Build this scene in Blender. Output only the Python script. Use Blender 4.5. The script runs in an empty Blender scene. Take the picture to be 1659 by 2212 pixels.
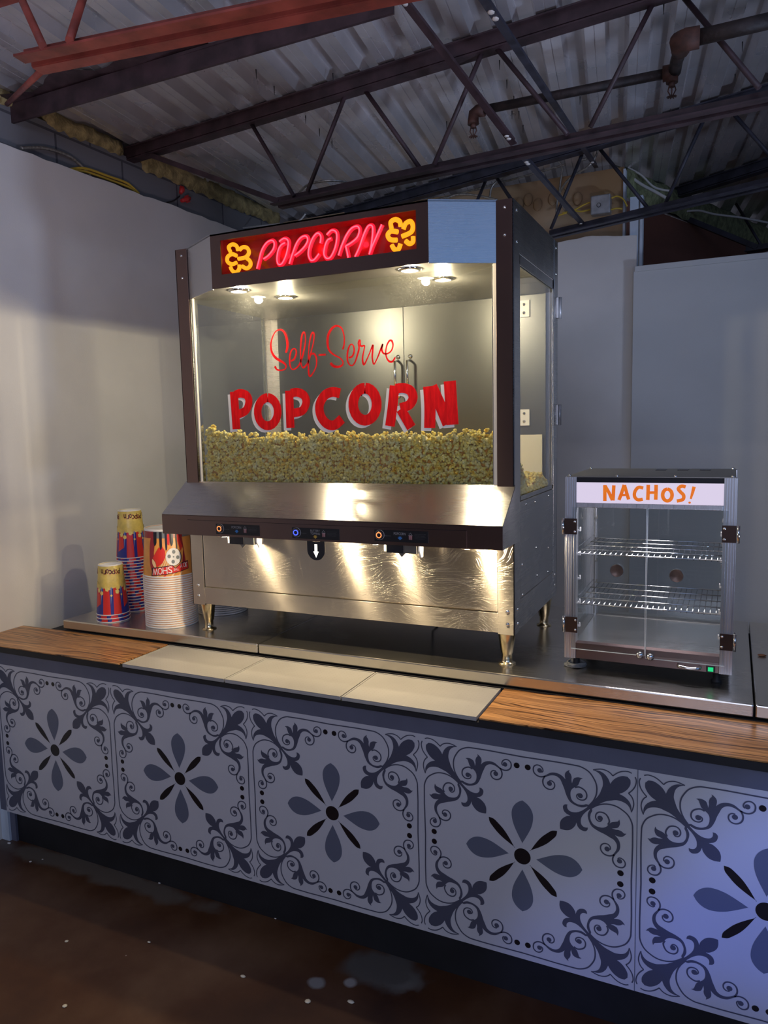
import bpy, math, random
import numpy as np
from mathutils import Vector, Matrix
from mathutils.geometry import tessellate_polygon
random.seed(7)
sc = bpy.context.scene
col = sc.collection
PI = math.pi

# ------------------------------------------------------------------ camera
CAM = Vector((2.33435, -1.93348, 1.66335))
RT = Vector((0.905677, 0.423359, -0.022731))
UP = Vector((-0.027261, 0.111653, 0.993373))
FW = Vector((-0.423092, 0.899055, -0.112663))
FPX = 1603.4
cd = bpy.data.cameras.new('camera')
cam = bpy.data.objects.new('camera', cd)
col.objects.link(cam)
cd.sensor_fit = 'HORIZONTAL'
cd.sensor_width = 36.0
cd.lens = 36.0 * FPX / 1659.0
cd.clip_start = 0.05
M = Matrix((RT, UP, -FW)).transposed().to_4x4()
M.translation = CAM
cam.matrix_world = M
sc.camera = cam


def at(u, v, axis, val):
    """point of the photo pixel (u, v) on the plane coordinate[axis] = val"""
    d = FW + RT * ((u - 829.5) / FPX) - UP * ((v - 1106.0) / FPX)
    return CAM + d * ((val - CAM[axis]) / d[axis])


# ------------------------------------------------------------------ look
sc.view_settings.view_transform = 'Standard'
sc.view_settings.look = 'None'
sc.view_settings.gamma = 1.0
sc.view_settings.use_curve_mapping = False
sc.view_settings.exposure = 0.0
sc.cycles.max_bounces = 8
sc.cycles.transparent_max_bounces = 12
sc.cycles.sample_clamp_indirect = 4.0
sc.cycles.use_denoising = True

w = bpy.data.worlds.new('night_room')
sc.world = w
w.use_nodes = True
bg = w.node_tree.nodes['Background']
bg.inputs[0].default_value = (0.36, 0.38, 0.49, 1)
bg.inputs[1].default_value = 0.125


def area(name, loc, target, size, power, color, size_y=None, spread=PI, shape='RECTANGLE'):
    l = bpy.data.lights.new(name, 'AREA')
    l.shape = shape
    l.size = size
    if shape == 'RECTANGLE':
        l.size_y = size_y or size
    l.energy = power
    l.color = color
    l.spread = spread
    o = bpy.data.objects.new(name, l)
    col.objects.link(o)
    o.location = loc
    o.rotation_euler = (Vector(target) - Vector(loc)).to_track_quat('-Z', 'Y').to_euler()
    return o


# blue stage light and added fill lights, behind and to the right of the camera
area('room_fill_light', (2.7, -5.2, 2.8), (1.0, 0.4, 1.0), 2.2, 50, (0.68, 0.74, 1.0), 1.2)  # added fill standing in for the room's ambient light
area('ceiling_fill_light', (4.6, -0.6, 0.3), (0.9, 1.1, 3.1), 0.5, 8, (0.55, 0.68, 1.0), 0.3, math.radians(62))  # added uplight, only there to brighten the roof deck
area('ceiling_fill_light', (3.0, -3.4, 0.15), (0.6, -0.2, 3.08), 0.5, 5, (0.95, 0.74, 0.85), 0.3, math.radians(60))  # second added uplight for the deck
area('blue_stage_lamp', (5.2, -3.2, 2.4), (1.9, 0.4, 1.3), 3.0, 20, (0.20, 0.44, 1.0), 1.8)


def spot(name, loc, target, power, color, angle, blend=0.4, size=0.05):
    l = bpy.data.lights.new(name, 'SPOT')
    l.energy = power
    l.color = color
    l.spot_size = math.radians(angle)
    l.spot_blend = blend
    l.shadow_soft_size = size
    o = bpy.data.objects.new(name, l)
    col.objects.link(o)
    o.location = loc
    o.rotation_euler = (Vector(target) - Vector(loc)).to_track_quat('-Z', 'Y').to_euler()
    return o


def point(name, loc, power, color, size):
    l = bpy.data.lights.new(name, 'POINT')
    l.energy = power
    l.color = color
    l.shadow_soft_size = size
    o = bpy.data.objects.new(name, l)
    col.objects.link(o)
    o.location = loc
    return o


spot('blue_beam_lamp', (4.6, -3.2, 2.4), (2.50, 0.0, 0.50), 420, (0.10, 0.20, 1.0), 9, 0.9)
spot('blue_beam_lamp', (4.6, -3.3, 2.4), (2.05, 0.0, 0.22), 210, (0.14, 0.22, 1.0), 7, 1.0)
spot('yellow_beam_lamp', (4.9, -3.0, 2.3), (2.36, 0.0, 0.62), 50, (0.75, 0.80, 0.25), 5, 1.0)
spot('yellow_beam_lamp', (4.9, -3.1, 2.3), (2.02, 0.0, 0.42), 45, (0.75, 0.80, 0.25), 5, 1.0)
area('orange_floor_lamp', (-2.4, -4.2, 2.4), (-0.5, -1.2, 0.0), 0.3, 16, (1.0, 0.42, 0.10), 0.3, math.radians(70))


# ------------------------------------------------------------------ materials
def nodes(m):
    m.use_nodes = True
    nt = m.node_tree
    return nt, nt.nodes, nt.links


def mat(name, color, rough=0.5, metal=0.0, noise=0.0, nscale=8.0, bump=0.0, bscale=60.0, stretch=None,
        emit=None, estr=0.0, spec=0.5, color2=None, aniso=0.0, coat=0.0, rnoise=0.0):
    m = bpy.data.materials.new(name)
    nt, N, L = nodes(m)
    b = N['Principled BSDF']
    b.inputs['Base Color'].default_value = (*color, 1)
    b.inputs['Roughness'].default_value = rough
    b.inputs['Metallic'].default_value = metal
    b.inputs['Specular IOR Level'].default_value = spec
    if coat:
        b.inputs['Coat Weight'].default_value = coat
        b.inputs['Coat Roughness'].default_value = 0.08
    if emit:
        b.inputs['Emission Color'].default_value = (*emit, 1)
        b.inputs['Emission Strength'].default_value = estr
    tc = N.new('ShaderNodeTexCoord')
    mp = N.new('ShaderNodeMapping')
    if stretch:
        mp.inputs['Scale'].default_value = stretch
    L.new(tc.outputs['Object'], mp.inputs[0])
    n = N.new('ShaderNodeTexNoise')
    n.inputs['Scale'].default_value = nscale
    n.inputs['Detail'].default_value = 4
    L.new(mp.outputs[0], n.inputs['Vector'])
    if noise or color2:
        mx = N.new('ShaderNodeMix')
        mx.data_type = 'RGBA'
        c2 = color2 or tuple(max(0, c * (1 - noise)) for c in color)
        c1 = color if color2 else tuple(min(1, c * (1 + noise)) for c in color)
        mx.inputs[6].default_value = (*c1, 1)
        mx.inputs[7].default_value = (*c2, 1)
        cr = N.new('ShaderNodeMapRange')
        cr.inputs[1].default_value = 0.35
        cr.inputs[2].default_value = 0.65
        L.new(n.outputs[0], cr.inputs[0])
        L.new(cr.outputs[0], mx.inputs[0])
        L.new(mx.outputs[2], b.inputs['Base Color'])
    if rnoise:
        mr = N.new('ShaderNodeMapRange')
        mr.inputs[1].default_value = 0.3
        mr.inputs[2].default_value = 0.7
        mr.inputs[3].default_value = max(0.02, rough - rnoise)
        mr.inputs[4].default_value = min(1.0, rough + rnoise)
        L.new(n.outputs[0], mr.inputs[0])
        L.new(mr.outputs[0], b.inputs['Roughness'])
    if bump:
        n2 = N.new('ShaderNodeTexNoise')
        n2.inputs['Scale'].default_value = bscale
        n2.inputs['Detail'].default_value = 3
        L.new(mp.outputs[0], n2.inputs['Vector'])
        bp = N.new('ShaderNodeBump')
        bp.inputs['Strength'].default_value = bump
        bp.inputs['Distance'].default_value = 0.01
        L.new(n2.outputs[0], bp.inputs['Height'])
        L.new(bp.outputs[0], b.inputs['Normal'])
    if aniso:
        b.inputs['Anisotropic'].default_value = aniso
        tg = N.new('ShaderNodeTangent')
        tg.direction_type = 'UV_MAP'
        tg.uv_map = 'UVMap'
        L.new(tg.outputs[0], b.inputs['Tangent'])
    return m


def steel(name, color, rough, aniso=0.9, swirl=0.0, metal=1.0):
    """brushed sheet steel: grain along the horizontal, optional rubbed swirls"""
    m = bpy.data.materials.new(name)
    nt, N, L = nodes(m)
    b = N['Principled BSDF']
    b.inputs['Metallic'].default_value = metal
    b.inputs['Anisotropic'].default_value = aniso
    b.inputs['Anisotropic Rotation'].default_value = 0.25
    b.inputs['Base Color'].default_value = (*color, 1)
    tg = N.new('ShaderNodeTangent')
    tg.direction_type = 'UV_MAP'
    tg.uv_map = 'UVMap'
    L.new(tg.outputs[0], b.inputs['Tangent'])
    uv = N.new('ShaderNodeTexCoord')
    mp = N.new('ShaderNodeMapping')
    mp.inputs['Scale'].default_value = (3.0, 1500.0, 1.0)
    L.new(uv.outputs['UV'], mp.inputs[0])
    g = N.new('ShaderNodeTexNoise')
    g.inputs['Scale'].default_value = 1.0
    g.inputs['Detail'].default_value = 3
    L.new(mp.outputs[0], g.inputs['Vector'])
    n2 = N.new('ShaderNodeTexNoise')
    n2.inputs['Scale'].default_value = 3.5
    n2.inputs['Detail'].default_value = 5
    L.new(uv.outputs['Object'], n2.inputs['Vector'])
    ad = N.new('ShaderNodeMath')
    ad.operation = 'MULTIPLY_ADD'
    ad.inputs[1].default_value = 0.06
    ad.inputs[2].default_value = rough - 0.08
    L.new(g.outputs[0], ad.inputs[0])
    a2 = N.new('ShaderNodeMath')
    a2.operation = 'MULTIPLY_ADD'
    a2.inputs[1].default_value = 0.10
    L.new(n2.outputs[0], a2.inputs[0])
    L.new(ad.outputs[0], a2.inputs[2])
    L.new(a2.outputs[0], b.inputs['Roughness'])
    bp = N.new('ShaderNodeBump')
    bp.inputs['Strength'].default_value = 0.03
    bp.inputs['Distance'].default_value = 0.001
    if swirl:
        dn = N.new('ShaderNodeTexNoise')
        dn.inputs['Scale'].default_value = 5.0
        dn.inputs['Detail'].default_value = 1.0
        L.new(uv.outputs['Object'], dn.inputs['Vector'])
        vm = N.new('ShaderNodeVectorMath')
        vm.operation = 'MULTIPLY_ADD'
        vm.inputs[1].default_value = (0.25, 0.25, 0.25)
        L.new(dn.outputs['Color'], vm.inputs[0])
        L.new(uv.outputs['Object'], vm.inputs[2])
        mp2 = N.new('ShaderNodeMapping')
        mp2.inputs['Scale'].default_value = (30.0, 30.0, 520.0)
        mp2.inputs['Rotation'].default_value = (0, 0.45, 0)
        L.new(vm.outputs[0], mp2.inputs[0])
        sw = N.new('ShaderNodeTexNoise')
        sw.inputs['Scale'].default_value = 1.0
        sw.inputs['Detail'].default_value = 2.0
        L.new(mp2.outputs[0], sw.inputs['Vector'])
        rr = N.new('ShaderNodeMapRange')
        rr.inputs[1].default_value = 0.56
        rr.inputs[2].default_value = 0.72
        L.new(sw.outputs[0], rr.inputs[0])
        bp.inputs['Strength'].default_value = swirl
        L.new(rr.outputs[0], bp.inputs['Height'])
    else:
        L.new(g.outputs[0], bp.inputs['Height'])
    L.new(bp.outputs[0], b.inputs['Normal'])
    return m


def glass(name, tint=(1, 1, 1), refl=0.5, grease=0.0, gcol=(0.8, 0.8, 0.75)):
    """thin pane: passes light straight through, reflects by Fresnel, carries a film of grease"""
    m = bpy.data.materials.new(name)
    nt, N, L = nodes(m)
    N.remove(N['Principled BSDF'])
    out = N['Material Output']
    t = N.new('ShaderNodeBsdfTransparent')
    t.inputs[0].default_value = (*tint, 1)
    g = N.new('ShaderNodeBsdfGlossy')
    g.inputs['Roughness'].default_value = 0.03
    g.inputs['Color'].default_value = (1, 1, 1, 1)
    fr = N.new('ShaderNodeFresnel')
    ge = N.new('ShaderNodeNewGeometry')     # both faces of the pane are entered from air
    io = N.new('ShaderNodeMapRange')
    io.inputs[3].default_value = 1.5
    io.inputs[4].default_value = 1 / 1.5
    L.new(ge.outputs['Backfacing'], io.inputs[0])
    L.new(io.outputs[0], fr.inputs[0])
    ml = N.new('ShaderNodeMath')
    ml.operation = 'MULTIPLY'
    ml.inputs[1].default_value = refl
    L.new(fr.outputs[0], ml.inputs[0])
    mx = N.new('ShaderNodeMixShader')
    L.new(ml.outputs[0], mx.inputs[0])
    L.new(t.outputs[0], mx.inputs[1])
    L.new(g.outputs[0], mx.inputs[2])
    last = mx
    if grease:
        tc = N.new('ShaderNodeTexCoord')
        n1 = N.new('ShaderNodeTexNoise')
        n1.inputs['Scale'].default_value = 380
        n1.inputs['Detail'].default_value = 2
        n2 = N.new('ShaderNodeTexNoise')
        n2.inputs['Scale'].default_value = 3.0
        n2.inputs['Detail'].default_value = 3
        L.new(tc.outputs['Object'], n1.inputs['Vector'])
        L.new(tc.outputs['Object'], n2.inputs['Vector'])
        r1 = N.new('ShaderNodeMapRange')
        r1.inputs[1].default_value = 0.60
        r1.inputs[2].default_value = 0.72
        r1.inputs[3].default_value = 0.12
        L.new(n1.outputs[0], r1.inputs[0])
        r2 = N.new('ShaderNodeMapRange')
        r2.inputs[1].default_value = 0.35
        r2.inputs[2].default_value = 0.7
        r2.inputs[3].default_value = 0.25
        L.new(n2.outputs[0], r2.inputs[0])
        m1 = N.new('ShaderNodeMath')
        m1.operation = 'MULTIPLY'
        L.new(r1.outputs[0], m1.inputs[0])
        L.new(r2.outputs[0], m1.inputs[1])
        m2 = N.new('ShaderNodeMath')
        m2.operation = 'MULTIPLY'
        m2.inputs[1].default_value = grease
        L.new(m1.outputs[0], m2.inputs[0])
        df = N.new('ShaderNodeBsdfDiffuse')
        df.inputs[0].default_value = (*gcol, 1)
        tl = N.new('ShaderNodeBsdfTranslucent')
        tl.inputs[0].default_value = (*gcol, 1)
        ms = N.new('ShaderNodeMixShader')
        ms.inputs[0].default_value = 0.6
        L.new(df.outputs[0], ms.inputs[1])
        L.new(tl.outputs[0], ms.inputs[2])
        mx2 = N.new('ShaderNodeMixShader')
        L.new(m2.outputs[0], mx2.inputs[0])
        L.new(mx.outputs[0], mx2.inputs[1])
        L.new(ms.outputs[0], mx2.inputs[2])
        last = mx2
    L.new(last.outputs[0], out.inputs[0])
    return m


def emission(name, color, strength):
    m = bpy.data.materials.new(name)
    nt, N, L = nodes(m)
    b = N['Principled BSDF']
    b.inputs['Base Color'].default_value = (0.02, 0.02, 0.02, 1)
    b.inputs['Emission Color'].default_value = (*color, 1)
    b.inputs['Emission Strength'].default_value = strength
    return m


def wood_mat():
    m = bpy.data.materials.new('walnut_laminate')
    nt, N, L = nodes(m)
    b = N['Principled BSDF']
    tc = N.new('ShaderNodeTexCoord')
    n0 = N.new('ShaderNodeTexNoise')
    n0.inputs['Scale'].default_value = 2.2
    n0.inputs['Detail'].default_value = 2
    mp0 = N.new('ShaderNodeMapping')
    mp0.inputs['Scale'].default_value = (1.0, 5.0, 1.0)
    L.new(tc.outputs['Object'], mp0.inputs[0])
    L.new(mp0.outputs[0], n0.inputs['Vector'])
    ma = N.new('ShaderNodeVectorMath')
    ma.operation = 'MULTIPLY_ADD'
    ma.inputs[1].default_value = (0.0, 0.09, 0.0)
    L.new(n0.outputs['Color'], ma.inputs[0])
    L.new(tc.outputs['Object'], ma.inputs[2])
    mp = N.new('ShaderNodeMapping')
    mp.inputs['Scale'].default_value = (2.0, 150.0, 1.0)
    L.new(ma.outputs[0], mp.inputs[0])
    n1 = N.new('ShaderNodeTexNoise')
    n1.inputs['Scale'].default_value = 1.0
    n1.inputs['Detail'].default_value = 5
    n1.inputs['Roughness'].default_value = 0.65
    L.new(mp.outputs[0], n1.inputs['Vector'])
    cr = N.new('ShaderNodeValToRGB')
    e = cr.color_ramp.elements
    e[0].position = 0.38
    e[0].color = (0.040, 0.014, 0.005, 1)
    e[1].position = 0.60
    e[1].color = (0.62, 0.31, 0.11, 1)
    k = cr.color_ramp.elements.new(0.48)
    k.color = (0.38, 0.170, 0.055, 1)
    L.new(n1.outputs[0], cr.inputs[0])
    L.new(cr.outputs[0], b.inputs['Base Color'])
    b.inputs['Roughness'].default_value = 0.3
    return m


def floor_mat():
    m = bpy.data.materials.new('stained_concrete')
    nt, N, L = nodes(m)
    b = N['Principled BSDF']
    tc = N.new('ShaderNodeTexCoord')
    n1 = N.new('ShaderNodeTexNoise')
    n1.inputs['Scale'].default_value = 1.6
    n1.inputs['Detail'].default_value = 7
    n1.inputs['Roughness'].default_value = 0.6
    L.new(tc.outputs['Object'], n1.inputs['Vector'])
    cr = N.new('ShaderNodeValToRGB')
    e = cr.color_ramp.elements
    e[0].position = 0.30
    e[0].color = (0.030, 0.009, 0.004, 1)
    e[1].position = 0.72
    e[1].color = (0.155, 0.085, 0.045, 1)
    k = e.new(0.5)
    k.color = (0.082, 0.032, 0.012, 1)
    L.new(n1.outputs[0], cr.inputs[0])
    # bare grey patches where the stain has come away (x, y, rx, ry)
    last = cr.outputs[0]
    wn = N.new('ShaderNodeTexNoise')
    wn.inputs['Scale'].default_value = 9
    wn.inputs['Detail'].default_value = 5
    L.new(tc.outputs['Object'], wn.inputs['Vector'])
    for (px, py, rx, ry, c) in ((1.46, -0.045, 0.07, 0.05, (0.20, 0.20, 0.19)), (1.40, -0.03, 0.13, 0.08, (0.10, 0.095, 0.09)),
                                (0.15, 0.0, 0.55, 0.05, (0.13, 0.11, 0.09)), (1.24, -0.16, 0.025, 0.02, (0.25, 0.25, 0.25)),
                                (1.33, -0.12, 0.02, 0.02, (0.3, 0.3, 0.3))):
        mp = N.new('ShaderNodeMapping')
        mp.vector_type = 'TEXTURE'
        mp.inputs['Location'].default_value = (px, py, 0)
        mp.inputs['Scale'].default_value = (rx, ry, 1)
        L.new(tc.outputs['Object'], mp.inputs[0])
        ln = N.new('ShaderNodeVectorMath')
        ln.operation = 'LENGTH'
        L.new(mp.outputs[0], ln.inputs[0])
        ad = N.new('ShaderNodeMath')
        ad.operation = 'MULTIPLY_ADD'
        ad.inputs[1].default_value = 1.6
        L.new(wn.outputs[0], ad.inputs[0])
        L.new(ln.outputs['Value'], ad.inputs[2])
        mr = N.new('ShaderNodeMapRange')
        mr.inputs[1].default_value = 2.0
        mr.inputs[2].default_value = 1.5
        L.new(ad.outputs[0], mr.inputs[0])
        mx = N.new('ShaderNodeMix')
        mx.data_type = 'RGBA'
        mx.inputs[7].default_value = (*c, 1)
        L.new(mr.outputs[0], mx.inputs[0])
        L.new(last, mx.inputs[6])
        last = mx.outputs[2]
    # scattered paint flecks
    v = N.new('ShaderNodeTexVoronoi')
    v.inputs['Scale'].default_value = 7.0
    L.new(tc.outputs['Object'], v.inputs['Vector'])
    fr = N.new('ShaderNodeMapRange')
    fr.inputs[1].default_value = 0.020
    fr.inputs[2].default_value = 0.014
    L.new(v.outputs['Distance'], fr.inputs[0])
    mx = N.new('ShaderNodeMix')
    mx.data_type = 'RGBA'
    mx.inputs[7].default_value = (0.45, 0.42, 0.38, 1)
    L.new(fr.outputs[0], mx.inputs[0])
    L.new(last, mx.inputs[6])
    L.new(mx.outputs[2], b.inputs['Base Color'])
    b.inputs['Roughness'].default_value = 0.42
    bp = N.new('ShaderNodeBump')
    bp.inputs['Strength'].default_value = 0.15
    bp.inputs['Distance'].default_value = 0.01
    L.new(wn.outputs[0], bp.inputs['Height'])
    L.new(bp.outputs[0], b.inputs['Normal'])
    return m


def popcorn_mat():
    m = bpy.data.materials.new('buttered_popcorn')
    nt, N, L = nodes(m)
    b = N['Principled BSDF']
    ge = N.new('ShaderNodeNewGeometry')
    n1 = N.new('ShaderNodeTexNoise')
    n1.inputs['Scale'].default_value = 55
    n1.inputs['Detail'].default_value = 2
    L.new(ge.outputs['Position'], n1.inputs['Vector'])
    cr = N.new('ShaderNodeValToRGB')
    e = cr.color_ramp.elements
    e[0].position = 0.28
    e[0].color = (0.84, 0.48, 0.03, 1)
    e[1].position = 0.75
    e[1].color = (0.94, 0.90, 0.58, 1)
    k = e.new(0.43)
    k.color = (0.93, 0.78, 0.20, 1)
    L.new(n1.outputs[0], cr.inputs[0])
    n2 = N.new('ShaderNodeTexNoise')
    n2.inputs['Scale'].default_value = 130
    n2.inputs['Detail'].default_value = 1
    L.new(ge.outputs['Position'], n2.inputs['Vector'])
    mr = N.new('ShaderNodeMapRange')
    mr.inputs[1].default_value = 0.72
    mr.inputs[2].default_value = 0.78
    L.new(n2.outputs[0], mr.inputs[0])
    mx = N.new('ShaderNodeMix')
    mx.data_type = 'RGBA'
    mx.inputs[7].default_value = (0.10, 0.035, 0.01, 1)
    L.new(mr.outputs[0], mx.inputs[0])
    L.new(cr.outputs[0], mx.inputs[6])
    L.new(mx.outputs[2], b.inputs['Base Color'])
    b.inputs['Roughness'].default_value = 0.6
    b.inputs['Specular IOR Level'].default_value = 0.2
    tl = N.new('ShaderNodeBsdfTranslucent')
    L.new(mx.outputs[2], tl.inputs[0])
    ms = N.new('ShaderNodeMixShader')
    ms.inputs[0].default_value = 0.35
    L.new(b.outputs[0], ms.inputs[1])
    L.new(tl.outputs[0], ms.inputs[2])
    L.new(ms.outputs[0], N['Material Output'].inputs[0])
    return m


def paint_mat(name, c1, c2, rough=0.3):
    """hand painted lettering with long brush marks"""
    return mat(name, c1, rough, color2=c2, nscale=14, stretch=(6, 1, 1), bump=0.1, bscale=90, spec=0.15)


MAT = {}


def K(name):
    return MAT[name]


MAT['drywall'] = mat('white_painted_drywall', (0.74, 0.71, 0.66), 0.8, noise=0.05, nscale=2.5, bump=0.06, bscale=160)
MAT['drywall_r'] = mat('white_painted_partition', (0.62, 0.62, 0.60), 0.75, noise=0.04, nscale=2.0, bump=0.05, bscale=120)
MAT['deck'] = mat('galvanised_roof_deck', (0.76, 0.74, 0.75), 0.30, metal=0.65, noise=0.15, nscale=3.0, rnoise=0.1)
MAT['joist'] = mat('dark_primer_steel', (0.050, 0.028, 0.032), 0.55, noise=0.35, nscale=14, bump=0.1, bscale=50)
MAT['joist_red'] = mat('red_oxide_primer_steel', (0.24, 0.050, 0.036), 0.5, noise=0.35, nscale=10, bump=0.1, bscale=50)
MAT['joist_blue'] = mat('black_primer_steel', (0.035, 0.035, 0.05), 0.5, noise=0.4, nscale=14)
MAT['pipe'] = mat('rusty_black_pipe', (0.025, 0.016, 0.014), 0.6, noise=0.5, nscale=20, bump=0.2, bscale=70)
MAT['rust'] = mat('rusty_fitting', (0.07, 0.028, 0.018), 0.7, noise=0.4, nscale=30)
MAT['wool'] = mat('mineral_wool', (0.38, 0.30, 0.13), 0.95, noise=0.35, nscale=22, bump=1.0, bscale=60)
MAT['foam'] = mat('green_spray_foam', (0.22, 0.25, 0.13), 0.95, noise=0.35, nscale=25, bump=1.0, bscale=50)
MAT['ochre'] = mat('ochre_board', (0.36, 0.22, 0.10), 0.8, color2=(0.50, 0.36, 0.22), nscale=2.0, bump=0.1, bscale=20)
MAT['redbrown'] = mat('red_brown_board', (0.20, 0.085, 0.06), 0.8, noise=0.12, nscale=2)
MAT['stud'] = mat('white_chipped_stud', (0.62, 0.70, 0.78), 0.6, noise=0.25, nscale=9, stretch=(1, 1, 0.3))
MAT['cable'] = mat('armoured_cable', (0.40, 0.38, 0.34), 0.4, metal=0.7, noise=0.3, nscale=90)
MAT['yellow_cable'] = mat('yellow_cable_jacket', (0.62, 0.42, 0.05), 0.5)
MAT['white_cable'] = mat('white_cable_jacket', (0.55, 0.55, 0.52), 0.5)
MAT['red_plastic'] = mat('red_plastic', (0.60, 0.03, 0.03), 0.4)
MAT['galv'] = mat('galvanised_box', (0.45, 0.45, 0.45), 0.4, metal=0.6, noise=0.2, nscale=20)
MAT['black'] = mat('black_laminate', (0.012, 0.012, 0.014), 0.6, noise=0.2)
MAT['blackgloss'] = mat('black_gloss', (0.015, 0.015, 0.018), 0.25)
MAT['slate'] = mat('slate_blue_band', (0.13, 0.135, 0.185), 0.5, noise=0.06)
MAT['vinyl'] = mat('grey_white_vinyl', (0.60, 0.59, 0.62), 0.32, noise=0.03, nscale=2)
MAT['print_dark'] = mat('printed_ink_navy', (0.085, 0.088, 0.125), 0.32)
MAT['print_petal'] = mat('printed_ink_slate', (0.135, 0.150, 0.205), 0.32)
MAT['print_black'] = mat('printed_ink_black', (0.012, 0.009, 0.011), 0.32)
MAT['wood'] = wood_mat()
MAT['floor'] = floor_mat()
MAT['popcorn'] = popcorn_mat()
MAT['steel'] = steel('brushed_steel', (0.60, 0.58, 0.55), 0.27, aniso=0.92)
MAT['steel_body'] = steel('rubbed_brushed_steel', (0.66, 0.60, 0.52), 0.33, aniso=0.95, swirl=0.30)
MAT['steel_dark_refl'] = steel('steel_painted_dark_reflection', (0.24, 0.170, 0.155), 0.38)  # stainless steel, brown reflection of the dark room put into its colour
MAT['steel_door'] = steel('grey_door_steel', (0.12, 0.12, 0.12), 0.40, aniso=0.3)
MAT['steel_in'] = steel('dull_inner_steel', (0.30, 0.29, 0.27), 0.40, aniso=0.3)
MAT['platform'] = steel('worn_counter_steel', (0.64, 0.61, 0.56), 0.26, aniso=0.55, swirl=0.0)
MAT['alu'] = mat('ribbed_aluminium', (0.62, 0.63, 0.66), 0.38, metal=1.0, noise=0.15, nscale=1.0, stretch=(260, 260, 2), rnoise=0.1)
MAT['chrome'] = mat('chrome', (0.80, 0.79, 0.77), 0.12, metal=1.0)
MAT['brass'] = mat('grease_stained_leg_steel', (0.62, 0.52, 0.33), 0.22, metal=1.0, noise=0.25, nscale=25, stretch=(1, 1, 0.3))
MAT['tray'] = mat('cream_enamel', (0.42, 0.40, 0.36), 0.35, noise=0.05, nscale=7)
MAT['tray_hole'] = mat('tray_perforation', (0.40, 0.36, 0.30), 0.7)
MAT['glass'] = glass('greasy_glass', (0.93, 0.95, 0.93), 1.0, grease=0.09)
MAT['glass_side'] = glass('side_glass', (0.93, 0.95, 0.95), 0.9, grease=0.05)
MAT['glass_clear'] = glass('clear_acrylic', (0.93, 0.95, 0.95), 0.8, grease=0.025)
MAT['glass_edge'] = mat('acrylic_edge', (0.75, 0.80, 0.80), 0.3)
MAT['paint_red'] = paint_mat('hand_painted_red', (0.86, 0.008, 0.010), (0.60, 0.004, 0.006), 0.5)
MAT['paint_white'] = mat('hand_painted_white', (0.72, 0.68, 0.62), 0.4)
MAT['paint_orange'] = mat('hand_painted_orange', (0.80, 0.13, 0.003), 0.4, color2=(0.85, 0.26, 0.01), nscale=45, emit=(0.9, 0.17, 0.004), estr=0.5)
MAT['paper'] = mat('white_paper', (0.86, 0.83, 0.78), 0.45)
MAT['cup_yellow'] = mat('cup_print_yellow', (0.74, 0.56, 0.13), 0.35, noise=0.15, nscale=30)
MAT['cup_blob'] = mat('cup_print_pale_yellow', (0.88, 0.70, 0.20), 0.35)
MAT['cup_red'] = mat('cup_print_red', (0.72, 0.035, 0.025), 0.32)
MAT['cup_blue'] = mat('cup_print_blue', (0.025, 0.035, 0.26), 0.32)
MAT['cup_blue2'] = mat('cup_print_light_blue', (0.22, 0.28, 0.50), 0.32)
MAT['cup_ink'] = mat('cup_print_black', (0.012, 0.012, 0.02), 0.35)
MAT['cup_orange'] = mat('cup_print_orange', (0.85, 0.36, 0.07), 0.35, noise=0.12, nscale=18)
MAT['cup_peach'] = mat('cup_print_peach', (0.88, 0.58, 0.30), 0.35)
MAT['cup_maroon'] = mat('cup_print_maroon', (0.34, 0.02, 0.03), 0.32)
MAT['cup_grey'] = mat('cup_print_grey', (0.20, 0.22, 0.22), 0.35)
MAT['hinge'] = mat('bronze_hinge_plate', (0.10, 0.065, 0.055), 0.3, metal=0.8)
MAT['label'] = mat('black_label', (0.010, 0.010, 0.012), 0.3)
MAT['ink_grey'] = mat('label_grey_ink', (0.28, 0.28, 0.28), 0.5)
MAT['ink_dim'] = mat('label_dim_ink', (0.10, 0.10, 0.10), 0.5)
MAT['ink_blue'] = mat('label_blue_ink', (0.03, 0.16, 0.42), 0.5)
MAT['ink_gold'] = mat('label_gold_ink', (0.42, 0.27, 0.04), 0.5)
MAT['ink_red'] = mat('label_red_ink', (0.36, 0.10, 0.10), 0.5)
MAT['sign_back'] = mat('dark_red_sign_board', (0.30, 0.022, 0.016), 0.15)
MAT['cream_board'] = mat('cream_board', (0.80, 0.74, 0.58), 0.5)
MAT['neon_red'] = emission('red_neon', (1.0, 0.008, 0.030), 1.25)
MAT['neon_core'] = emission('pink_neon_core', (1.0, 0.09, 0.15), 2.0)
MAT['neon_yellow'] = emission('amber_neon', (1.0, 0.38, 0.008), 1.25)
MAT['lamp'] = emission('lamp_lens', (1.0, 0.88, 0.66), 26)
MAT['hood_lamp'] = emission('hood_lamp_lens', (1.0, 0.86, 0.62), 30)
MAT['ring_orange'] = emission('orange_ring', (1.0, 0.22, 0.06), 2.2)
MAT['ring_blue'] = emission('blue_ring', (0.04, 0.07, 1.0), 3.0)
MAT['arrow_white'] = emission('lit_arrow', (1.0, 0.97, 0.85), 2.5)
MAT['led_green'] = emission('green_pilot_light', (0.01, 0.75, 0.25), 0.9)
MAT['sign_panel'] = emission('backlit_nachos_panel', (0.86, 0.76, 0.98), 0.80)
MAT['dusty'] = mat('dusty_grey_rope', (0.22, 0.22, 0.21), 0.85, noise=0.3, nscale=50)
MAT['leaf'] = mat('dry_brown_crumb', (0.16, 0.06, 0.02), 0.7)


MAT['butter'] = mat('kernel_gap_shade', (0.60, 0.26, 0.03), 0.5, noise=0.3, nscale=60)  # darker orange-brown that paints the shade between kernels


# ------------------------------------------------------------------ mesh helpers
ORI = {}


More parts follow.
